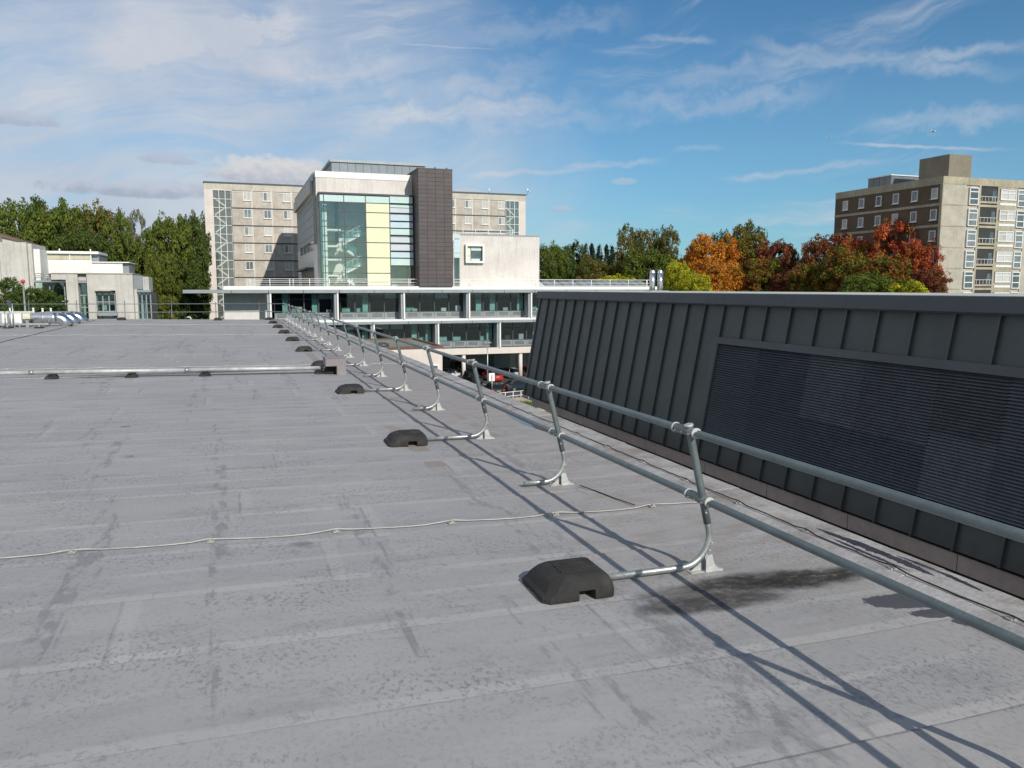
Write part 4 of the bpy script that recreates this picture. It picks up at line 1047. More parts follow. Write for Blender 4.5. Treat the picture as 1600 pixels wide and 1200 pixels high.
# front face
def tpx(px): return onY(px, 400, YQ).x
a = MB(); TFY.b(a, XQ + .122, tpx(1503.5), -.118, .0, GZ, tpar - .004); a.build('brick_wall', M_bpale, tw)
for k in range(nfl):
    zt_ = tpar - k * th; zb_ = zt_ - th
    a = MB(); TFY.b(a, XQ + .122, tpx(1503.5) - .01, .001, .04, zb_ + .05, zb_ + .22); a.build('floor_band', M_tconc, tw)
    off = (k) * -.0
    def slim(px0, px1):
        u0, u1 = tpx(px0), tpx(px1); facade_window(TFY, u0, zb_ + .18, u1 - u0, th - .45, tw, M_wframe, rr.choice([(M_winC,), (M_winA,)]), .11, 1, .0, False, .10)
        a = MB()
        for fr_q in (.36, .76): TFY.b(a, u0 + .1, u1 - .1, .0, .09, zb_ + .18 + (th - .45) * fr_q - .06, zb_ + .18 + (th - .45) * fr_q + .06)
        a.build('glazing_bar', M_wframe, tw)
    slim(1508, 1522); slim(1583, 1595)
    # balcony
    u0, u1 = tpx(1526), tpx(1552)
    a = MB(); TFY.b(a, tpx(1523), u0, -1.6, .02, zb_, zt_ - .006); a.build('balcony_cheek', M_tconc, tw)
    a = MB(); TFY.b(a, u1, tpx(1555), -1.6, .02, zb_, zt_ - .006); a.build('balcony_cheek', M_tconc, tw)
    a = MB(); TFY.b(a, u0 + .002, u1 - .002, -1.5, .02, zb_, zb_ + .30); TFY.b(a, u0 + .002, u1 - .002, -.12, .015, zb_ + .48, zb_ + .72); a.build('balcony_slab', M_tconc, tw)
    a = MB(); TFY.b(a, u0 + .002, u1 - .002, -.11, -.10, zb_ + .301, zb_ + .479); a.build('balcony_slot', M_dark, tw)
    a = MB(); TFY.b(a, u0, u1, -.06, -.02, zb_ + 1.28, zb_ + 1.33)
    for j in range(5): x = u0 + (u1 - u0) * (j + .5) / 5; TFY.b(a, x - .02, x + .02, -.055, -.025, zb_ + .72, zb_ + 1.28)
    a.build('balcony_rail', M_wframe, tw)
    a = MB(); TFY.b(a, u0, u1, -.10, -.09, zb_ + .73, zt_ - .02); a.build('balcony_recess', M_intd, tw)
    a = MB(); TFY.b(a, u1 - .8, u1 - .15, -.088, -.06, zb_ + .74, zt_ - .5); a.build('balcony_door', M_winA, tw)
    # wide window with panel below
    u0, u1 = tpx(1556.5), tpx(1581)
    a = MB(); TFY.b(a, tpx(1555) + .002, tpx(1583) - .02, -.118, -.0, zb_, zb_ + th * .36); a.build('concrete_panel', M_tconc, tw)
    a = MB(); TFY.b(a, u0, u1, .0, .05, zb_ + th * .12, zb_ + th * .23); a.build('vent_panel', M_wframe, tw)
    a = MB(); TFY.b(a, tpx(1555) + .002, tpx(1583) - .02, -.118, -.0, zb_ + th * .90, zt_ - .007); a.build('concrete_panel', M_tconc, tw)
    facade_window(TFY, u0, zb_ + th * .36 + .01, u1 - u0, th * .52, tw, M_wframe, (M_curt, M_curt) if rr.random() < .6 else (M_winB, M_curt), .12, 2, .62, False, .09)
    a = MB(); TFY.b(a, tpx(1596), XE, -.118, 0, zb_, zt_ - .004); a.build('brick_wall', M_bpale, tw)
# roof boxes
p = onY(1484, 241, YQ + 3); q0 = onX(1438, 283, XQ + 2)
bx0 = onY(1484, 241, YQ + 2).x; bx1 = onY(1519, 243, YQ + 2).x; bzt = onY(1484, 240.5, YQ + 2).z
a = MB(); a.box(bx0, bx1, YQ + 2, onX(1437, 250, bx0).y, tz - .4, bzt); a.build('roof_tank_room', M_tank, tw)
hx0 = XQ + 1.5; hy0 = onX(1392, 285, hx0).y; hy1 = onX(1356, 290, hx0).y; hz = onX(1392, 274, hx0).z
for k in range(4):
    a = MB(); w = (hy1 - hy0) / 4; a.box(hx0, hx0 + .08, hy0 + k * w + .03, hy0 + (k + 1) * w - .03, tz - .3, hz); a.build('plant_room_panel', M_zinc, tw)
a = MB(); a.box(hx0 + .09, hx0 + 6.5, hy0, hy1, tz - .35, hz - .02); a.build('plant_room', M_zinc, tw)
a = MB(); a.box(hx0 - .1, hx0 + 6.6, hy0 - .1, hy1 + .1, hz, hz + .12); a.build('plant_room_roof', M_white, tw)

# ------------------------------------------------------------------ pale building on the left
YL = 84.
lb = thing('pale_left_building', 'weathered pale rendered building with green glazed openings at the left', 'building', (-18, YL, GZ))
def lx(px, Y=YL): return onY(px, 450, Y).x
def lz(py, Y=YL, px=120): return uz(px, py, Y)
def lbox(name, p0, p1, pt, pb, Y0, Y1, m):
    a = MB(); a.box(lx(p0, Y0), lx(p1, Y0), Y0, Y1, GZ if pb is None else lz(pb, Y0), lz(pt, Y0)); return a.build(name, m, lb)
lbox('block_wall', -60, 5, 372, None, YL + 5, YL + 14, M_lbwall)
lbox('tall_block', 3.5, 46, 380, None, YL + 2.5, YL + 10, M_concrete if False else M_lbwall)
lbox('block_return', 46.01, 54, 382, None, YL + 3.0, YL + 9, M_lbwall)
# pitched slope behind tall block
a = MB(); Y0 = YL + 6; a.quadbox([(lx(-60, Y0), Y0, lz(358, Y0)), (lx(-20, Y0), Y0, lz(362, Y0)), (lx(46, Y0), Y0, lz(380.5, Y0)), (lx(46, Y0), Y0, lz(383, Y0)), (lx(-60, Y0), Y0, lz(383, Y0))], (0, 6, 0)); a.build('gable_wall', M_lbwall, lb)
a = MB(); a.quadbox([(lx(-60, Y0), Y0 - .2, lz(356.5, Y0)), (lx(-20, Y0), Y0 - .2, lz(360.5, Y0)), (lx(46, Y0), Y0 - .2, lz(379.5, Y0)), (lx(46, Y0), Y0 - .2, lz(381, Y0)), (lx(-60, Y0), Y0 - .2, lz(358.2, Y0))], (0, 6.4, 0)); a.build('gable_roof', M_rust, lb)
lbox('white_pier', 54, 66, 390, None, YL + 3.6, YL + 9, M_whitesh)
# plant screen: translucent cream panel band over white panels
YS_ = YL + 7
for (p0, p1) in ((69, 77), (77.5, 111), (113, 144.5)):
    lbox('screen_panel', p0, p1, 397, 405.5, YS_, YS_ + .2, mat('cream_glazing_%d' % p0, (.50, .47, .33), .4, var=.1, streak=.2))
    lbox('white_panel', p0, p1, 406, 428, YS_, YS_ + .2, M_whitesh)
for p0 in (68.5, 77, 112, 145): lbox('screen_post', p0 - .8, p0 + .8, 394, 428, YS_ - .1, YS_ - .01, M_white)
lbox('screen_roof', 68, 157, 392.5, 396.5, YS_ - .3, YS_ + 6, M_white)
lbox('screen_side', 146, 157, 397, 428, YS_ + .3, YS_ + 6, M_gutter)
lbox('white_box', 146, 193.5, 410, 428, YL + 3, YL + 7, M_whitesh)
lbox('white_box_side', 193.6, 203.5, 412, 428, YL + 3.3, YL + 8, M_panelg)
lbox('white_box_cap', 145.5, 204, 408.5, 410, YL + 2.8, YL + 8, M_white)
# front wall pieces around openings (front plane YL)
lbox('front_wall', 103.5, 122, 427.5, None, YL, YL + 6, M_lbwall)
lbox('front_wall', 81, 103.4, 427.5, 437, YL, YL + 6, M_lbwall)
lbox('front_wall', 54, 103.4, 500, None, YL + .2, YL + 6, M_lbwall)
lbox('front_wall', 122.01, 136, 427.5, 438.5, YL + .4, YL + 6, M_lbwall)
lbox('front_wall', 136.2, 149, 427.5, None, YL, YL + 6, M_lbwall)
lbox('front_wall', 149.01, 180, 427.5, 454, YL, YL + 6, M_lbwall)
lbox('front_wall', 180.01, 208, 427.5, None, YL, YL + 6, M_lbwall)
lbox('front_wall', 149.01, 180, 497, None, YL, YL + 6, M_lbwall)
lbox('coping', 81, 208.5, 426.3, 427.4, YL - .1, YL + 6.2, M_concrete)
lbox('dark_panel', 208.6, 223, 430, 452, YL + .8, YL + 5, M_panelg)
lbox('right_pier', 223.2, 233, 432, 453, YL + 1.2, YL + 5, M_lbwall)
lbox('return_wall', 208.6, 214, 452, None, YL + .8, YL + 5, M_lbwall)
def lwin(p0, p1, pt, pb, Y, cols, rws, name='window'):
    x0, x1, z0_, z1_ = lx(p0, Y), lx(p1, Y), lz(pb, Y), lz(pt, Y); fz = Face('Y', Y); a = MB(); t = .10
    for k in range(cols + 1): x = x0 + (x1 - x0) * k / cols; fz.b(a, x - t / 2, x + t / 2, -.05, .06, z0_, z1_)
    for k in range(rws + 1): z = z0_ + (z1_ - z0_) * k / rws; fz.b(a, x0, x1, -.045, .055, z - t / 2, z + t / 2)
    W = a.build(name, M_gutter, lb)
    for c in range(cols):
        for r_ in range(rws):
            a = MB(); w = (x1 - x0) / cols; h = (z1_ - z0_) / rws; fz.b(a, x0 + c * w + .05, x0 + (c + 1) * w - .05, -.03, -.01, z0_ + r_ * h + .05, z0_ + (r_ + 1) * h - .05); a.build('pane', G_green, W)
    a = MB(); a.box(x0 - .3, x1 + .3, Y + 3.0, Y + 3.1, z0_, z1_); a.build('room_wall', M_intd, lb)
    a = MB(); a.box(x0 + (x1 - x0) * .1, x0 + (x1 - x0) * .45, Y + 1.4, Y + 1.5, z0_, z0_ + (z1_ - z0_) * .7); a.build('curtain', M_intw, lb)
    return W
lwin(54.5, 101, 441, 500, YL + 1, 2, 2); lbox('window_hood', 53.5, 103.2, 438.3, 441, YL + .3, YL + 2, M_gutter)
lwin(122.5, 136, 442.5, 499, YL + .9, 1, 3); lbox('window_hood', 121.2, 136.8, 439, 442.2, YL + .3, YL + 2, M_gutter)
lwin(150, 179, 457, 487, YL + .5, 3, 2); lbox('window_sill', 150, 181, 488, 494, YL - .5, YL + .5, M_gutter); lbox('window_hood', 148, 172, 452.3, 454.8, YL - .3, YL + .6, M_concrete)
lwin(214.5, 234.5, 457, 500, YL + 1.2, 3, 1); lbox('window_hood', 213.5, 235.5, 453, 456.7, YL + .7, YL + 3, M_gutter)
LR = thing('terrace_railing', 'thin steel railing on the pale building terrace below the screen', 'railing', (lx(60), YL + 1, lz(437)))
for py in (427.5, 431, 434): MB().tube([(lx(53), YL + .9, lz(py)), (lx(81), YL + .9, lz(py))], .03, 6).build('rail', M_galv, LR)
for px in (53, 62, 72, 81): MB().tube([(lx(px), YL + .9, lz(438)), (lx(px), YL + .9, lz(427))], .035, 6).build('post', M_galv, LR)
# roof stubs
for px, pt in ((97, 389), (145, 389)):
    MB().tube([(lx(px, YS_), YS_, lz(394, YS_)), (lx(px, YS_), YS_, lz(pt, YS_))], .07, 6).build('vent_pole', M_white, lb)

# ------------------------------------------------------------------ air plant at the left of our roof
YD = 50.
def dpt(px, py, Y): return onY(px, py, Y)
def duct(px0, px1, py, Y, r, label):
    p0, p1 = dpt(px0, py, Y), dpt(px1, py, Y); t = thing('spiral_duct', label, 'duct', (p0.x, Y, roofz(p0.x)), group='silver spiral ducts on the roof')
    n = int((p1.x - p0.x) / .12); pts = []; rs = []
    for k in range(n + 1):
        pts.append((p0.x + (p1.x - p0.x) * k / n, Y, p0.z)); rs.append(r * (1 + (.018 if k % 2 else 0)))
    MB().tube(pts, rs, 22).build('duct_run', M_ss, t)
    el = [(p1.x + .02 + r * 1.6 * math.sin(R(a)), Y, p0.z - r * 1.6 * (1 - math.cos(R(a)))) for a in range(0, 51, 10)]
    e = Vector(el[-1]); el.append(tuple(e + Vector((math.cos(R(50)), 0, -math.sin(R(50)))) * .35))
    MB().tube(el, r * 1.02, 22).build('elbow', M_ss, t)
    MB().tube([tuple(Vector(el[-1]) + Vector((math.cos(R(50)), 0, -math.sin(R(50)))) * d) for d in (.0, .012)], r * .93, 22).build('mouth', M_dark, t)
    MB().tube([(p0.x + (p1.x - p0.x) * .45, Y, p0.z), (p0.x + (p1.x - p0.x) * .45 + .08, Y, p0.z)], r * 1.05, 22).build('joint_band', M_galv, t)
    a = MB(); a.box(p0.x + .5, p0.x + .6, Y - r, Y + r, roofz(p0.x), p0.z - r); a.build('stand', M_galv, t)
    return t
duct(49, 88, 497.2, 46.5, .285, 'nearest silver spiral duct with a downturned mouth')
duct(60, 101, 495.6, 50.0, .285, 'middle silver spiral duct between the other two')
duct(72, 114, 494.2, 53.5, .285, 'farthest silver spiral duct reaching furthest right')
def unit(px0, px1, py0, py1, Y, D, m, name, label, cat):
    a, c = dpt(px0, py0, Y), dpt(px1, py1, Y); t = thing(name, label, cat, (a.x, Y, min(a.z, c.z)))
    o = MB(); o.box(a.x, c.x, Y, Y + D, c.z, a.z); o.build('casing', m, t)
    o = MB(); o.box(a.x + .06, c.x - .06, Y - .02, Y - .001, c.z + .06, a.z - .06); o.build('front_panel', m, t)
    o = MB(); o.box(a.x + .1, a.x + .16, Y + .1, Y + D - .1, roofz(a.x), c.z); o.box(c.x - .16, c.x - .1, Y + .1, Y + D - .1, roofz(a.x), c.z); o.build('leg', M_galv, t)
    return t
unit(-22, -3, 490, 506.5, 44.5, 1., M_plast, 'fan_unit', 'white fan unit cut by the left edge of the photograph', 'fan unit')
unit(1, 11.5, 490, 505, 45.3, 1., M_plast, 'fan_unit', 'narrow white fan unit left of the dark gap', 'fan unit')
unit(15.5, 34, 490, 505, 45.3, 1., M_plast, 'fan_unit', 'square white fan unit next to the cream box', 'fan unit')
unit(35, 47, 490, 498, 45.0, .6, M_creamp, 'control_box', 'small cream control box at the root of the ducts', 'control box')
# raised steel frame under the plant
fr2 = thing('plant_frame', 'low galvanised steel frame carrying the fan units', 'frame', (dpt(0, 505, 45).x, 45, 0))
a_, c_ = dpt(-60, 500, 44.3).x, dpt(76, 500, 44.3).x
for yy in (44.2, 46.6): a = MB(); a.box(a_, c_, yy, yy + .08, .36, .45); a.build('beam', M_galv, fr2)
k = 0
x = a_ + .5
while x < c_: a = MB(); a.box(x, x + .07, 44.2, 46.6, .27, .355); a.build('cross_member', M_galv, fr2); a = MB(); a.box(x - .15, x + .2, 44.0, 44.45, roofz(x), .268); a.build('rubber_foot', M_rubber, fr2); x += 1.35
for px in (8, 16, 21): 
    q = dpt(px, 500, 44.0); MB().tube([(q.x, 44.0, .3), (q.x, 44.0, dpt(px, 474 if px == 21 else 486, 44.).z)], .03, 8).build('upright', M_galv, fr2)
a = MB(); q = dpt(50, 488, 49); a.box(dpt(-60, 488, 49).x, q.x, 49, 49.1, dpt(0, 490, 49).z, dpt(0, 486.5, 49).z); a.build('back_panel', M_pale_roof, fr2)
# dark camera head on a mast, red beacon on a pole, white vent stubs
q = dpt(15, 488, 47); t_ = thing('floodlight', 'dark grey floodlight on a white pole among the plant', 'floodlight', (q.x, 47, roofz(q.x)))
a = MB(); p0, p1 = dpt(9, 469, 47), dpt(17, 480, 47); a.quadbox([(p0.x, 47, p0.z), (p1.x, 47, p0.z - .03), (p1.x, 47, p1.z), (p0.x + .12, 47, p1.z)], (0, .2, 0)); a.build('lamp_head', M_frame, t_)
MB().tube([(q.x, 47.1, roofz(q.x)), (q.x, 47.1, p1.z)], .04, 8).build('pole', M_plast, t_)
q = dpt(42, 488, 62); t_ = thing('beacon_pole', 'grey pole topped by a small red beacon in front of trees', 'pole', (q.x, 62, GZ))
zt_ = dpt(39, 443, 62).z
MB().tube([(q.x, 62, GZ), (q.x - .1, 62, zt_)], [.09, .06], 8).build('pole', M_galv, t_)
MB().tube([(q.x - .1, 62, zt_), (q.x - .1, 62, zt_ + .08), (q.x - .1, 62, zt_ + .22), (q.x - .1, 62, zt_ + .27)], [.06, .12, .12, .04], 10).build('beacon', M_red, t_)
for px, w in ((52, 'left'), (66.5, 'middle'), (79.5, 'right')):
    q = dpt(px, 484.5, 55.5); t_ = thing('vent_stub', f'small white vent stub behind the silver ducts, {w} of three', 'vent', (q.x, 55.5, 0), group='white vent stubs behind the ducts')
    MB().tube([(q.x, 55.5, .2), (q.x, 55.5, q.z + .05)], .055, 8).build('pipe', M_plast, t_); MB().tube([(q.x, 55.5, q.z + .05), (q.x, 55.5, q.z + .12)], [.07, .06], 8).build('cap', M_white, t_)
t_ = thing('vent_hook', 'small white bent pipe at the far roof edge before dark trees', 'vent', (dpt(297, 497, 56.3).x, 56.1, roofz(-1)))
q0, q1 = dpt(292, 495.5, 56.1), dpt(298, 495.5, 56.1); MB().tube([(q0.x, 56.1, q0.z), (q1.x - .04, 56.1, q1.z), (q1.x, 56.1, q1.z - .06), (q1.x, 56.1, .05)], .035, 8).build('pipe', M_plast, t_)

# ------------------------------------------------------------------ annex with brown rim
YA0, YA1 = 82., 96.
ar = uz(640, 541.5, YA0); ax0, ax1 = ux(540, YA0), ux(690, YA0)
an = thing('annex', 'low cream annex with flat mossy roof and brown rim', 'building', (ax1 - 6, YA0, GZ))
a = MB(); a.box(ax0, ax1, YA0, YA1, GZ, ar - .25); a.build('wall', M_cream, an)
a = MB(); a.box(ax0 + .3, ax1 - .3, YA0 + .3, YA1 - .3, ar - .249, ar - .14); a.build('roof', M_moss, an)
for (x0, x1, y0, y1) in ((ax0 - .1, ax1 + .1, YA0 - .1, YA0 + .29), (ax0 - .1, ax1 + .1, YA1 - .29, YA1 + .1), (ax1 - .29, ax1 + .1, YA0 + .291, YA1 - .291), (ax0 - .1, ax0 + .29, YA0 + .291, YA1 - .291)):
    a = MB(); a.box(x0, x1, y0, y1, ar - .248, ar + .02); a.build('rim', M_rust, an)
q = onZ(598, 541, ar - .1); MB().tube([(q.x, q.y, ar - .14), (q.x, q.y, ar + .12), (q.x, q.y, ar + .3), (q.x, q.y, ar + .36)], [.7, .66, .4, .1], 16).build('dome_vent', M_frame, an)
FA = Face('Y', YA0)
facade_window(FA, ux(655, YA0), uz(670, 583, YA0), ux(684, YA0) - ux(655, YA0), uz(670, 570, YA0) - uz(670, 583, YA0), an, M_wframe, (M_winC, M_winA), .12, 2, 0, True, .06)

# ------------------------------------------------------------------ car park
def rect_line(p, q, w, z=GZ + .016):
    p, q = Vector(p), Vector(q); d = (q - p).normalized(); n = Vector((-d.y, d.x)) * w / 2
    return [(p.x - n.x, p.y - n.y, z), (q.x - n.x, q.y - n.y, z), (q.x + n.x, q.y + n.y, z), (p.x + n.x, p.y + n.y, z)]
ml = MB()
for k in range(10): x = 24 + k * 2.55; ml.add(rect_line((x, 98), (x, 103), .10), [(0, 1, 2, 3)])
for k in range(10): x = 24 + k * 2.55; ml.add(rect_line((x, 85.5), (x, 90.5), .10), [(0, 1, 2, 3)])
ml.add(rect_line((24, 97.95), (49, 97.95), .10, GZ + .02), [(0, 1, 2, 3)])
tag(ml.build('bay_marking', M_line), kind='structure')
CARP = {}
def make_car(label, col, loc, rz, kind='hatch', plate=None):
    """local: x forward, y left; origin on the ground between the wheels"""
    t = thing('parked_car', label, 'car', loc, rz, 'cars in the car park below'); pm = CARP.setdefault(col, paint('car_paint_%d' % len(CARP), col))
    L2 = 2.12 if kind == 'hatch' else 2.32; H = 1.46 if kind != 'saloon' else 1.43; W = .88
    if kind == 'hatch': belt = [(-L2, .42), (-L2 + .02, .62), (-L2 + .06, .92), (-1.2, .97), (.85, .93), (1.35, .88), (1.85, .76), (L2 - .05, .60), (L2, .42)]; roofp = [(-1.92, .95), (-1.62, 1.36), (-1.2, H), (-.1, H + .02), (.35, H - .06), (1.12, .91)]
    elif kind == 'suv': belt = [(-L2, .45), (-L2, .75), (-L2 + .06, 1.02), (-1.2, 1.06), (.9, 1.02), (1.5, .98), (2.0, .90), (L2 - .02, .75), (L2, .45)]; H = 1.66; roofp = [(-2.1, 1.04), (-1.85, 1.5), (-1.4, H), (-.1, H + .02), (.35, H - .08), (1.1, 1.0)]
    else: belt = [(-L2, .42), (-L2 + .02, .70), (-L2 + .08, .95), (-1.5, .99), (.9, .93), (1.4, .88), (2.0, .74), (L2 - .04, .60), (L2, .40)]; roofp = [(-1.75, .98), (-1.15, 1.33), (-.7, H), (.0, H), (.35, H - .08), (1.15, .91)]
    def loft(prof, zlow, widths, nm, m, close=True):
        secs = len(prof); v = []; ys = (-1, -.86, 0, .86, 1)
        for (x, z), w in zip(prof, widths):
            v += [(x, -w, zlow), (x, -w * 1.0, zlow + (z - zlow) * .62), (x, -w * .93, z - .03), (x, 0, z + .015), (x, w * .93, z - .03), (x, w, zlow + (z - zlow) * .62), (x, w, zlow)]
        f_ = []
        for i in range(secs - 1):
            for k in range(6): f_.append((i * 7 + k, i * 7 + k + 1, (i + 1) * 7 + k + 1, (i + 1) * 7 + k))
        f_.append(tuple(range(7))[::-1]); f_.append(tuple(range((secs - 1) * 7, secs * 7)))
        a = MB(); a.add(v, f_, True); o = a.build(nm, m, t, local=True)
        me = o.data; me.set_sharp_from_angle(angle=R(40)); return o
    bw_ = [W * k for k in (.80, .95, .98, 1, 1, 1, .96, .88, .74)]
    body = loft(belt, .20, bw_, 'body', pm)
    # glasshouse: dark lower part with body-coloured roof
    zb = roofp[0][1] - .04
    v = []; 
    for (x, z) in roofp: 
        s = (z - .9) / (H - .9); v += [(x, -(W * .93 - .17 * s), z), (x, (W * .93 - .17 * s), z)]
    lo = [(x, y * W * .92, zb - .02) for x, z in roofp for y in (-1, 1)]
    a = MB(); n_ = len(roofp); f_ = [(2 * i, 2 * i + 2, 2 * i + 3, 2 * i + 1) for i in range(n_ - 1)] + [(2 * n_ + 2 * i, 2 * n_ + 2 * i + 2, 2 * i + 2, 2 * i) for i in range(n_ - 1)] + [(2 * n_ + 2 * i + 1, 2 * i + 1, 2 * i + 3, 2 * n_ + 2 * i + 3) for i in range(n_ - 1)]
    f_ += [(0, 1, 2 * n_ + 1, 2 * n_), (2 * n_ - 2, 4 * n_ - 2, 4 * n_ - 1, 2 * n_ - 1)]
    a.add(v + lo, f_); a.build('windows', M_carglass, t, local=True)
    a = MB(); rp = roofp[1:-1]; v = []
    for (x, z) in rp: s = (z - .9) / (H - .9); w = W * .93 - .17 * s; v += [(x, -w - .006, z - .03), (x, -w * .9, z + .012), (x, 0, z + .03), (x, w * .9, z + .012), (x, w + .006, z - .03)]
    f_ = [(5 * i + k, 5 * i + k + 1, 5 * i + 5 + k + 1, 5 * i + 5 + k) for i in range(len(rp) - 1) for k in range(4)]; a.add(v, f_, True); a.build('roof_panel', pm, t, local=True)
    a = MB()
    for s in (-1, 1):
        for (i0, i1) in ((0, 1), (n_ - 2, n_ - 1)):
            p_, q_ = roofp[i0], roofp[i1]; w0 = W * .93 - .17 * ((p_[1] - .9) / (H - .9)); w1 = W * .93 - .17 * ((q_[1] - .9) / (H - .9))
            a.tube([(p_[0], s * w0, p_[1]), (q_[0], s * w1, q_[1])], .035, 6)
        xm = -.3; a.tube([(xm, s * W * .92, .93), (xm + .03, s * (W * .93 - .165), H - .03)], .03, 6)
    a.build('pillar', pm, t, local=True)
    for sx in (-1.32, 1.34):
        for s in (-1, 1):
            o = MB().tube([(sx, s * (W - .20), .32), (sx, s * (W + .015), .32)], .32, 18).build('wheel', M_tyre, t, local=True)
            MB().tube([(sx, s * (W + .016), .32), (sx, s * (W + .022), .32)], .20, 14).build('rim', M_rim, o, local=True)
    for s in (-1, 1):
        a = MB(); a.box(L2 - .24, L2 - .03, s * W * .52, s * W * .84, .58, .70); a.build('headlight', M_lamp, t, local=True)
        a = MB(); a.box(-L2 - .012, -L2 + .10, s * W * .58, s * W * .92, .68, .88); a.build('tail_light', M_tail, t, local=True)
        a = MB(); a.box(.78, .92, s * W * .98, s * (W + .17), .92, 1.04); a.build('mirror', pm, t, local=True)
    a = MB(); a.box(L2 - .01, L2 + .012, -.26, .26, .36, .47); a.build('number_plate', M_platew, t, local=True)
    a = MB(); a.box(L2 - .06, L2 + .006, -.48, .48, .50, .64); a.build('grille', M_frame, t, local=True)
    a = MB(); a.box(-L2 - .03, -L2 - .004, -.26, .26, .62, .73); a.build('number_plate', M_plate, t, local=True)
    return t
def gp(px, py): q = onZ(px, py, GZ); return (q.x, q.y, GZ)
FWD = -math.pi / 2           # facing the camera
def car_at(px, py, label, col, face, kind): 
    x, y, z = gp(px, py); L2 = 2.2
    d = Vector((math.cos(face), math.sin(face)))
    off = 2.2 if abs(math.sin(face)) > .5 else .9
    make_car(label, col, (x, y + off, GZ + .012), face, kind)
car_at(707, 593, 'white hatchback half hidden by the roof edge, left of the round column', (.75, .75, .74), 2.75 + math.pi, 'hatch')
car_at(744, 601.5, 'black estate car facing out under the building, right of the round column', (.012, .013, .016), FWD + .12, 'suv')
car_at(776, 597, 'bright red hatchback behind the white sign board', (.42, .012, .02), -FWD + .1, 'hatch')
car_at(804, 592, 'silver hatchback parked beside the right round column', (.50, .50, .50), -FWD + .05, 'hatch')
car_at(833, 593, 'red car mostly hidden behind the slate building edge', (.45, .01, .01), -FWD, 'suv')
car_at(781, 620, 'black hatchback with glinting rear window behind the white railing', (.010, .010, .012), -FWD - .05, 'hatch')
car_at(815, 612, 'long black saloon beside the slate building corner', (.012, .012, .013), .25, 'saloon')
car_at(722, 581, 'dark car in the shade under the office block', (.02, .02, .022), FWD, 'hatch')
# lamp post, sign
q = onZ(762, 615, GZ); lp = thing('street_lamp', 'tall grey car park lamp post with a flat twin head', 'lamp post', (q.x, q.y, GZ))
zt_ = onY(762, 536, q.y).z
MB().tube([(q.x, q.y, GZ), (q.x, q.y, zt_)], [.10, .06], 10).build('pole', M_galv, lp)
a = MB(); a.box(q.x - .45, q.x + .45, q.y - .12, q.y + .12, zt_, zt_ + .10); a.build('lamp_head', M_galv, lp)
q = onZ(768.5, 621, GZ); sg = thing('notice_sign', 'square white notice board on a thin post, seen from behind', 'sign', (q.x, q.y, GZ))
z0_, z1_ = onY(768, 595.5, q.y).z, onY(768, 583, q.y).z; x0_, x1_ = onY(764, 590, q.y).x, onY(773, 590, q.y).x
a = MB(); a.box(x0_, x1_, q.y, q.y + .05, z0_, z1_); a.build('board', M_sign, sg)
MB().tube([((x0_ + x1_) / 2, q.y - .06, GZ), ((x0_ + x1_) / 2, q.y - .06, z1_ - .25)], .05, 8).build('post', M_galv, sg)
# white railing by the planter
p0, p1 = onZ(764, 616, GZ + 1.1), onZ(826, 609.5, GZ + 1.1)
rl = thing('ramp_railing', 'white tubular railing beside the car park ramp', 'railing', (p0.x, p0.y, GZ))
for h in (1.1, .62): MB().tube([(p0.x, p0.y, GZ + h), (p1.x, p1.y, GZ + h)], .04, 8).build('rail', M_white, rl)
for k in range(6):
    s = k / 5; x, y = p0.x + (p1.x - p0.x) * s, p0.y + (p1.y - p0.y) * s
    MB().tube([(x, y, GZ), (x, y, GZ + 1.1)], .045, 8).build('post', M_white, rl)
# raised planter
zp = -8.4
c0, c1 = onZ(795, 626, zp), onZ(846, 640, zp)
pl = thing('planter', 'raised brick planter with sandstone coping and rough grass', 'planter', (c0.x, c0.y, GZ))
x0_, x1_ = onZ(796, 626, zp).x - 6, onZ(852, 634, zp).x; y0_, y1_ = onZ(835, 638.5, zp).y, onZ(835, 619.5, zp).y; cb_ = y1_ - onZ(835, 627, zp).y
a = MB(); a.box(x0_ + .05, x1_ - .05, y0_ + .05, y1_ - .05, GZ, zp - .25); a.build('brick_wall', M_brick, pl)
for r_ in ((x0_, x1_, y0_, y0_ + .5), (x0_, x1_, y1_ - cb_, y1_), (x1_ - .5, x1_, y0_ + .51, y1_ - cb_ - .01), (x0_, x0_ + .5, y0_ + .51, y1_ - cb_ - .01)):
    a = MB(); a.box(*r_, zp - .25, zp - .02); a.build('coping', M_sand, pl)
a = MB(); a.box(x0_ + .51, x1_ - .51, y0_ + .51, y1_ - cb_ - .01, zp - .249, zp - .12); a.build('soil', M_earth, pl)
rg = np.random.default_rng(4); n_ = 5000
gx_ = rg.uniform(x0_ + .6, x1_ - .6, n_); gy_ = rg.uniform(y0_ + .6, y1_ - cb_ - .15, n_); hh = rg.uniform(.08, .42, n_); an_ = rg.uniform(0, 6.28, n_); w_ = rg.uniform(.02, .05, n_); ln = rg.uniform(-.25, .25, (n_, 2))
V = np.stack([np.stack([gx_ - np.cos(an_) * w_, gy_ - np.sin(an_) * w_, np.full(n_, zp - .13)], 1), np.stack([gx_ + np.cos(an_) * w_, gy_ + np.sin(an_) * w_, np.full(n_, zp - .13)], 1), np.stack([gx_ + ln[:, 0], gy_ + ln[:, 1], zp - .13 + hh], 1)], 1).reshape(-1, 3)
me = bpy.data.meshes.new('grass'); me.from_pydata(V.tolist(), [], np.arange(3 * n_).reshape(-1, 3).tolist()); me.materials.append(M_grass)
o = bpy.data.objects.new('grass', me); COL.objects.link(o); o.parent = pl; o.location = -WPOS[pl.name]; o['kind'] = 'stuff'

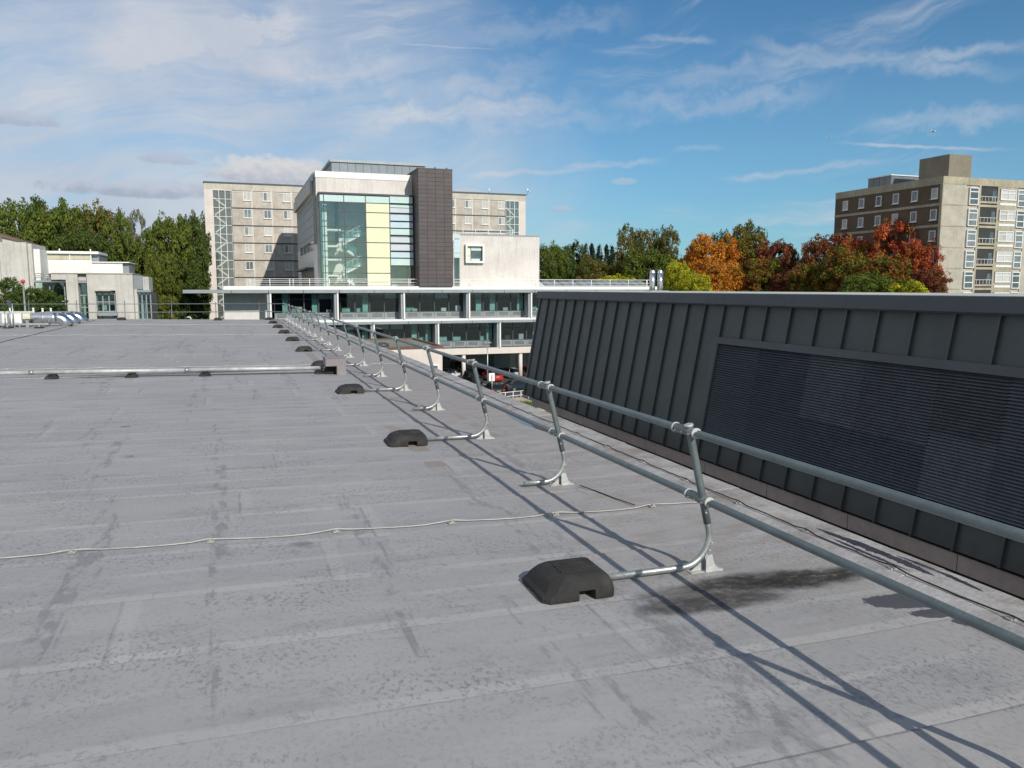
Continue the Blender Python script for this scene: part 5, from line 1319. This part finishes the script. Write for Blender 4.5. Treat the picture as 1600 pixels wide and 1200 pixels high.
# ------------------------------------------------------------------ trees
def leaf_mat(name, cols, bare=False):
    m, t, b = bsdf_mat(name)
    at = t.new('ShaderNodeAttribute'); at.attribute_name = 'tint'; a = t.xyz(at.outputs['Color'])
    oi = t.new('ShaderNodeObjectInfo').outputs['Random']
    cr = t.new('ShaderNodeValToRGB'); e = cr.color_ramp.elements; e[0].position = 0; e[0].color = (*cols[0], 1); e[1].position = 1; e[1].color = (*cols[-1], 1)
    for i, c in enumerate(cols[1:-1]): el = e.new((i + 1) / (len(cols) - 1)); el.color = (*c, 1)
    t.put(cr.inputs[0], a[0]); br = t.ramp(a[1], 0, 1, .62, 1.35, False); cc = t.new('ShaderNodeCombineColor')
    for i in range(3): t.l.new(br, cc.inputs[i])
    c = t.mix(1., cr.outputs[0], cc.outputs[0], 'MULTIPLY')
    t.put(b.inputs['Base Color'], c); b.inputs['Roughness'].default_value = .62; b.inputs['Specular IOR Level'].default_value = .25
    tr = t.new('ShaderNodeBsdfTranslucent'); t.put(tr.inputs[0], c); mx = t.new('ShaderNodeMixShader'); mx.inputs[0].default_value = .28
    out = [n for n in t.n if n.type == 'OUTPUT_MATERIAL'][0]
    t.l.new(b.outputs[0], mx.inputs[1]); t.l.new(tr.outputs[0], mx.inputs[2]); t.l.new(mx.outputs[0], out.inputs[0])
    return m
M_bark = mat('bark', (.09, .07, .05), .9, var=.3, vscale=2)
M_barkp = mat('pale_bark', (.28, .26, .22), .9, var=.3, vscale=2)
def crown_mesh(seed, n_clump, n_leaf, shape='round', leaf=.034, spread=.13):
    """unit crown: width ~1 (x,y in -.5...5), z 0..1"""
    g = np.random.default_rng(seed); cs = []
    nbig = 0
    while len(cs) < n_clump:
        if shape == 'cone':
            z = g.uniform(0, 1) ** 1.3; k = (1 - z) * .44 + .02; an = g.uniform(0, 6.283); rr_ = k * math.sqrt(g.uniform(.2, 1)); cs.append(np.array([math.cos(an) * rr_, math.sin(an) * rr_, z * .97])); continue
        p = g.normal(0, 1, 3); p /= np.linalg.norm(p); rad = 1.0 if g.random() < .72 else g.uniform(.45, .95)
        if p[2] < -.75: continue
        # broad domed outline broken into a few lobes
        th = math.atan2(p[1], p[0]); lob = 1 + .13 * math.sin(3 * th + seed) + .09 * math.sin(5 * th + 2.1 * seed + 3 * p[2]) + .09 * math.sin(7 * p[2] + seed) + (g.uniform(.03, .11) if g.random() < .12 else 0)
        sq = (abs(p[0]) ** 2.6 + abs(p[1]) ** 2.6 + abs(p[2]) ** 2.6) ** (-1 / 2.6)      # fuller than a ball
        q = p * sq * rad * lob
        cs.append(np.array([q[0] * .41, q[1] * .41, .49 + q[2] * .43]))
    cs = np.array(cs); per = n_leaf // n_clump; V = []; T = []
    for c in cs:
        s = spread * g.uniform(.55, 1.25); d = g.normal(0, 1, (per, 3)); d /= np.linalg.norm(d, axis=1)[:, None]; rad = s * g.uniform(.25, 1, per) ** .5
        P = c + d * rad[:, None] * np.array([1, 1, .8]) * .72
        a = g.normal(0, 1, (per, 3)) ; nrm = d * .9 + a * .55 + np.array([0, 0, .35]); nrm /= np.linalg.norm(nrm, axis=1)[:, None]
        u = np.cross(nrm, g.normal(0, 1, (per, 3))); u /= np.linalg.norm(u, axis=1)[:, None]; v = np.cross(nrm, u)
        L = leaf * g.uniform(.35, 1.3, per)[:, None]
        V.append(np.stack([P - u * L * .5, P + v * L * .32, P + u * L * .5, P - v * L * .32], 1).reshape(-1, 3))
        hue = g.random(); T.append(np.stack([np.clip(hue + g.normal(0, .13, per), 0, 1), np.clip(.5 + g.normal(0, .2, per) + (g.random() - .5) * .35, 0, 1)], 1))
    V = np.concatenate(V); T = np.concatenate(T); nq = len(V) // 4
    me = bpy.data.meshes.new('crown'); me.vertices.add(nq * 4); me.vertices.foreach_set('co', V.ravel()); me.loops.add(nq * 4); me.loops.foreach_set('vertex_index', np.arange(nq * 4))
    me.polygons.add(nq); me.polygons.foreach_set('loop_start', np.arange(0, nq * 4, 4)); me.polygons.foreach_set('loop_total', np.full(nq, 4))
    at = me.attributes.new('tint', 'FLOAT_COLOR', 'CORNER'); C4 = np.zeros((nq * 4, 4)); C4[:, 3] = 1; C4[:, :2] = np.repeat(T, 4, axis=0); at.data.foreach_set('color', C4.ravel())
    me.update(); me.validate(); me.materials.append(MATS['bark']); return me
def trunk_mesh(seed, shape='round'):
    rr = random.Random(seed); a = MB(); a.tube([(0, 0, 0), (.01, 0, .3), (.0, .01, .55), (.01, 0, .85 if shape != 'cone' else .97)], [.030, .024, .018, .004], 8)
    for k in range(16 if shape != 'cone' else 6):
        z = rr.uniform(.3, .7); an = rr.uniform(0, 6.28); r = rr.uniform(.18, .40); h = rr.uniform(.08, .26)
        a.tube([(0, 0, z), (math.cos(an) * r * .5, math.sin(an) * r * .5, z + h * .45), (math.cos(an) * r, math.sin(an) * r, min(.96, z + h))], [.013, .008, .002], 5)
    return a.mesh('trunk', M_bark)
RC = [crown_mesh(s, 260, 22000, leaf=.036, spread=.12) for s in (1, 2, 3, 4, 5)]
RCF = [crown_mesh(s, 190, 9000, leaf=.034, spread=.085) for s in (11, 12)]
CC = [crown_mesh(s, 120, 8000, 'cone', .035, .10) for s in (21, 22)]
TK = [trunk_mesh(s) for s in (1, 2)]; TKC = trunk_mesh(5, 'cone')
GREEN = leaf_mat('leaves_green', [(.075, .110, .016), (.110, .148, .020), (.155, .180, .026)])
DGREEN = leaf_mat('leaves_dark_green', [(.048, .076, .014), (.070, .100, .017), (.100, .125, .022)])
OLIVE = leaf_mat('leaves_olive', [(.085, .100, .022), (.13, .125, .025), (.19, .135, .030)])
TURN = leaf_mat('leaves_turning', [(.080, .115, .016), (.15, .155, .018), (.25, .135, .022), (.27, .075, .022)])
TURNG = leaf_mat('leaves_yellow_green', [(.08, .11, .016), (.12, .15, .02), (.18, .17, .025)])
ORANGE = leaf_mat('leaves_orange', [(.42, .13, .016), (.58, .20, .02), (.60, .27, .03), (.32, .18, .02)])
YELLOW = leaf_mat('leaves_yellow', [(.20, .24, .018), (.42, .42, .022), (.56, .50, .025)])
REDL = leaf_mat('leaves_red', [(.34, .040, .028), (.44, .075, .03), (.46, .13, .03), (.20, .12, .02)])
DRED = leaf_mat('leaves_dark_red', [(.17, .045, .028), (.23, .065, .03), (.15, .09, .025), (.26, .075, .035)])
CONI = leaf_mat('leaves_conifer', [(.018, .034, .014), (.028, .046, .016)])
tc_ = [0]
def tree(px, ptop, wpx, D, m, label, crown='round', base=None, group=None, var=None, name='tree', deep=482):
    i = tc_[0]; tc_[0] += 1
    top = onD(px, ptop, D); H = top.z - GZ; W_ = wpx * D / F * 1.06
    t = thing(name, label, 'tree', (top.x, top.y, GZ), random.uniform(0, 6.28), group)
    if crown == 'cone': me = CC[i % 2]; tk = TKC; cb = .5; W_ *= 2.3
    elif crown == 'thin': me = RCF[i % 2]; tk = TK[i % 2]; cb = .30
    else:
        me = RC[(i if var is None else var) % 5]; tk = TK[i % 2]
        cb = 1 - min(.97, max(W_ * .80, (deep - ptop) * D / F * 1.02) / H)
    ch = H * (1 - cb)
    inst('trunk', tk, t, (0, 0, 0), None, True, scale=(min(W_ * .9, H * .6), min(W_ * .9, H * .6), H))
    inst('crown', me, t, (0, 0, H * cb), m, True, scale=(W_, W_ * 1.0, ch))
    return t
GL = 'green trees behind the pale left building'
for (px, pt, w, D, m, lab) in [
    (-40, 322, 110, 118, GREEN, 'green tree at the left edge behind the gable'),
    (28, 322, 95, 125, GREEN, 'broad green tree above the tall rendered block'),
    (70, 318, 80, 135, DGREEN, 'dark green tree second from the left edge behind the gable'),
    (108, 311, 85, 128, GREEN, 'tallest green tree above the cream plant screen'),
    (150, 316, 82, 130, OLIVE, 'olive tinged tree right of the tallest green one'),
    (186, 337, 70, 120, GREEN, 'lower green tree sloping down towards the bare tree'),
    (130, 365, 90, 112, DGREEN, 'dark green tree low behind the white plant box'),
    (205, 368, 60, 108, GREEN, 'small olive tree at the foot of the bare tree'),
    (262, 331, 74, 104, GREEN, 'large green tree right of the bare tree'),
    (296, 330, 58, 108, DGREEN, 'tall dark green tree touching the slab block'),
    (248, 395, 55, 98, TURNG, 'yellowish green tree low right of the pale building'),
    (322, 342, 60, 172, DGREEN, 'dark green tree partly behind the slab block end'),
    (283, 410, 62, 101, DGREEN, 'dark undergrowth tree above the canopy tip')]:
    tree(px, pt, w, D, m, lab, group=GL, deep=510)
tree(214, 322, 44, 112, leaf_mat('leaves_sparse', [(.16, .17, .12), (.22, .22, .16)]), 'almost bare pale tree with thin twigs between green trees', 'thin')
GR = 'autumn trees behind the slate building'
for (px, pt, w, D, m, sh, lab) in [
    (862, 378, 50, 160, GREEN, 'round', 'green tree next to the cream wing'),
    (893, 381, 46, 158, DGREEN, 'round', 'dark green tree second right of the cream wing'),
    (872, 392, 44, 145, GREEN, 'round', 'lower green tree in front beside the cream wing'),
    (915, 381, 18, 170, CONI, 'cone', 'leftmost dark conifer tip on the skyline'),
    (925, 380, 18, 170, CONI, 'cone', 'second dark conifer tip on the skyline'),
    (936, 383, 18, 172, CONI, 'cone', 'middle dark conifer tip on the skyline'),
    (948, 382, 18, 171, CONI, 'cone', 'dark conifer tip next to the rightmost one'),
    (957, 384, 18, 172, CONI, 'cone', 'rightmost dark conifer tip beside the tall oak'),
    (925, 402, 56, 140, OLIVE, 'round', 'olive bushy tree below the conifer tips'),
    (960, 410, 50, 142, GREEN, 'round', 'green bushy tree left of the steel flues'),
    (965, 428, 66, 135, YELLOW, 'round', 'low yellowing bush behind the white railing'),
    (990, 357, 62, 140, OLIVE, 'round', 'tall olive oak left of the flues'),
    (1040, 360, 54, 142, OLIVE, 'round', 'tall olive oak with separate domed top above the flues'),
    (1012, 392, 80, 136, GREEN, 'round', 'green tree filling between the two olive oaks'),
    (1058, 405, 40, 118, YELLOW, 'round', 'bright yellow green tree right of the flues'),
    (1074, 419, 36, 116, YELLOW, 'round', 'shorter yellow green tree between the brightest yellow and the orange ones'),
    (1047, 423, 36, 120, YELLOW, 'round', 'low lime green tree just right of the flues'),
    (1092, 430, 42, 112, YELLOW, 'round', 'small yellow tree at the foot of the orange one'),
    (1112, 371, 84, 125, ORANGE, 'round', 'bright orange tree right of the yellow tree'),
    (1085, 392, 50, 128, ORANGE, 'round', 'smaller orange tree on the left of the bright orange one'),
    (1122, 408, 70, 118, ORANGE, 'round', 'low orange tree in front of the bright orange one'),
    (1170, 350, 68, 150, OLIVE, 'round', 'tall olive tree rising behind the orange trees'),
    (1130, 366, 40, 150, DGREEN, 'round', 'dark green crown peeping behind the orange tree'),
    (1165, 369, 66, 128, TURN, 'round', 'green tree turning orange, right of the bright orange one'),
    (1215, 372, 66, 122, DRED, 'round', 'dark red tree with open twigs at its top'),
    (1190, 400, 70, 118, TURN, 'round', 'half turned green and rust tree below the dark red one'),
    (1250, 405, 56, 125, DGREEN, 'round', 'dark green tree in the gap right of the dark red one'),
    (1235, 425, 60, 114, DRED, 'round', 'low dark red tree just above the slate roof'),
    (1287, 370, 74, 112, DRED, 'round', 'rust red tree left of the brown tower'),
    (1268, 408, 62, 108, TURN, 'round', 'half turned tree below the rust red one'),
    (1335, 368, 62, 108, REDL, 'round', 'red topped tree in front of the brown tower'),
    (1322, 388, 76, 103, TURN, 'round', 'large green and gold tree in front of the brown tower'),
    (1402, 349, 78, 104, REDL, 'round', 'tallest red tree in front of the brown tower'),
    (1440, 378, 62, 100, REDL, 'round', 'crimson tree at the tower corner'),
    (1382, 395, 80, 97, TURN, 'round', 'green turning tree below the tallest red one'),
    (1455, 418, 50, 96, DRED, 'round', 'low dark red tree at the right end of the autumn row'),
    (1420, 440, 70, 92, YELLOW, 'round', 'low yellow bush under the crimson tree'),
    (1350, 430, 80, 94, GREEN, 'round', 'low green tree just above the slate roof')]:
    tree(px, pt, w, D, m, lab, sh, group=GR)
# tree in front of the pale building (left), seen over the plant
for (px, pt, w, D, lab) in [(10, 436, 50, 66, 'fresh green tree crown at the left edge above the fan units'), (52, 447, 58, 68, 'fresh green tree crown behind the red beacon'), (80, 458, 38, 70, 'small fresh green crown before the green window')]:
    tree(px, pt, w, D, leaf_mat('leaves_fresh_%d' % px, [(.055, .10, .016), (.08, .13, .02), (.12, .16, .03)]), lab, deep=500)
# distant wooded rise closing the horizon
m = MB(); rr = random.Random(8); pts_ = []
for k in range(90):
    a_ = R(-40 + k * 1.5); D = 420 + 20 * math.sin(k); h = GZ + 20 + rr.uniform(-1.5, 2.5); pts_.append((math.sin(a_) * D, math.cos(a_) * D, h))
v = []; 
for (x, y, h) in pts_: v += [(x, y, GZ - .5), (x, y, h), (x * 1.12, y * 1.12, h + 1.), (x * 1.2, y * 1.2, GZ - .5)]
m.add(v, [(4 * i + j, 4 * i + 4 + j, 4 * i + 5 + j, 4 * i + 1 + j) for i in range(len(pts_) - 1) for j in range(3)], True)
tag(m.build('wooded_hill', mat('far_wood', (.035, .050, .024), .95, var=.4, vscale=.12)), kind='structure')

# gulls
def gull(px, py, D, span, label):
    q = onD(px, py, D); t = thing('gull', label, 'bird', q, random.uniform(0, 3))
    MB().tube([(-.24, 0, 0), (-.12, 0, .02), (.05, 0, .03), (.2, 0, .01), (.27, 0, 0)], [.01, .06, .075, .05, .012], 8).build('body', M_white, t, local=True)
    for s in (-1, 1):
        a = MB(); a.add([(.10, s * .03, .04), (.14, s * span * .5, .16), (-.02, s * span, .04), (-.10, s * span * .5, .14), (-.10, s * .03, .03)], [(0, 1, 3, 4) if s > 0 else (4, 3, 1, 0), (1, 2, 3) if s > 0 else (3, 2, 1)])
        m_ = a.build('wing', M_whitesh, t, local=True); md = m_.modifiers.new('s', 'SOLIDIFY'); md.thickness = .012
gull(1459, 206, 90, .62, 'white gull gliding high above the brown tower')
gull(1296, 214, 120, .55, 'small gull flying left of the higher one')
gull(826, 300, 110, .55, 'small gull just above the right end of the slab block')
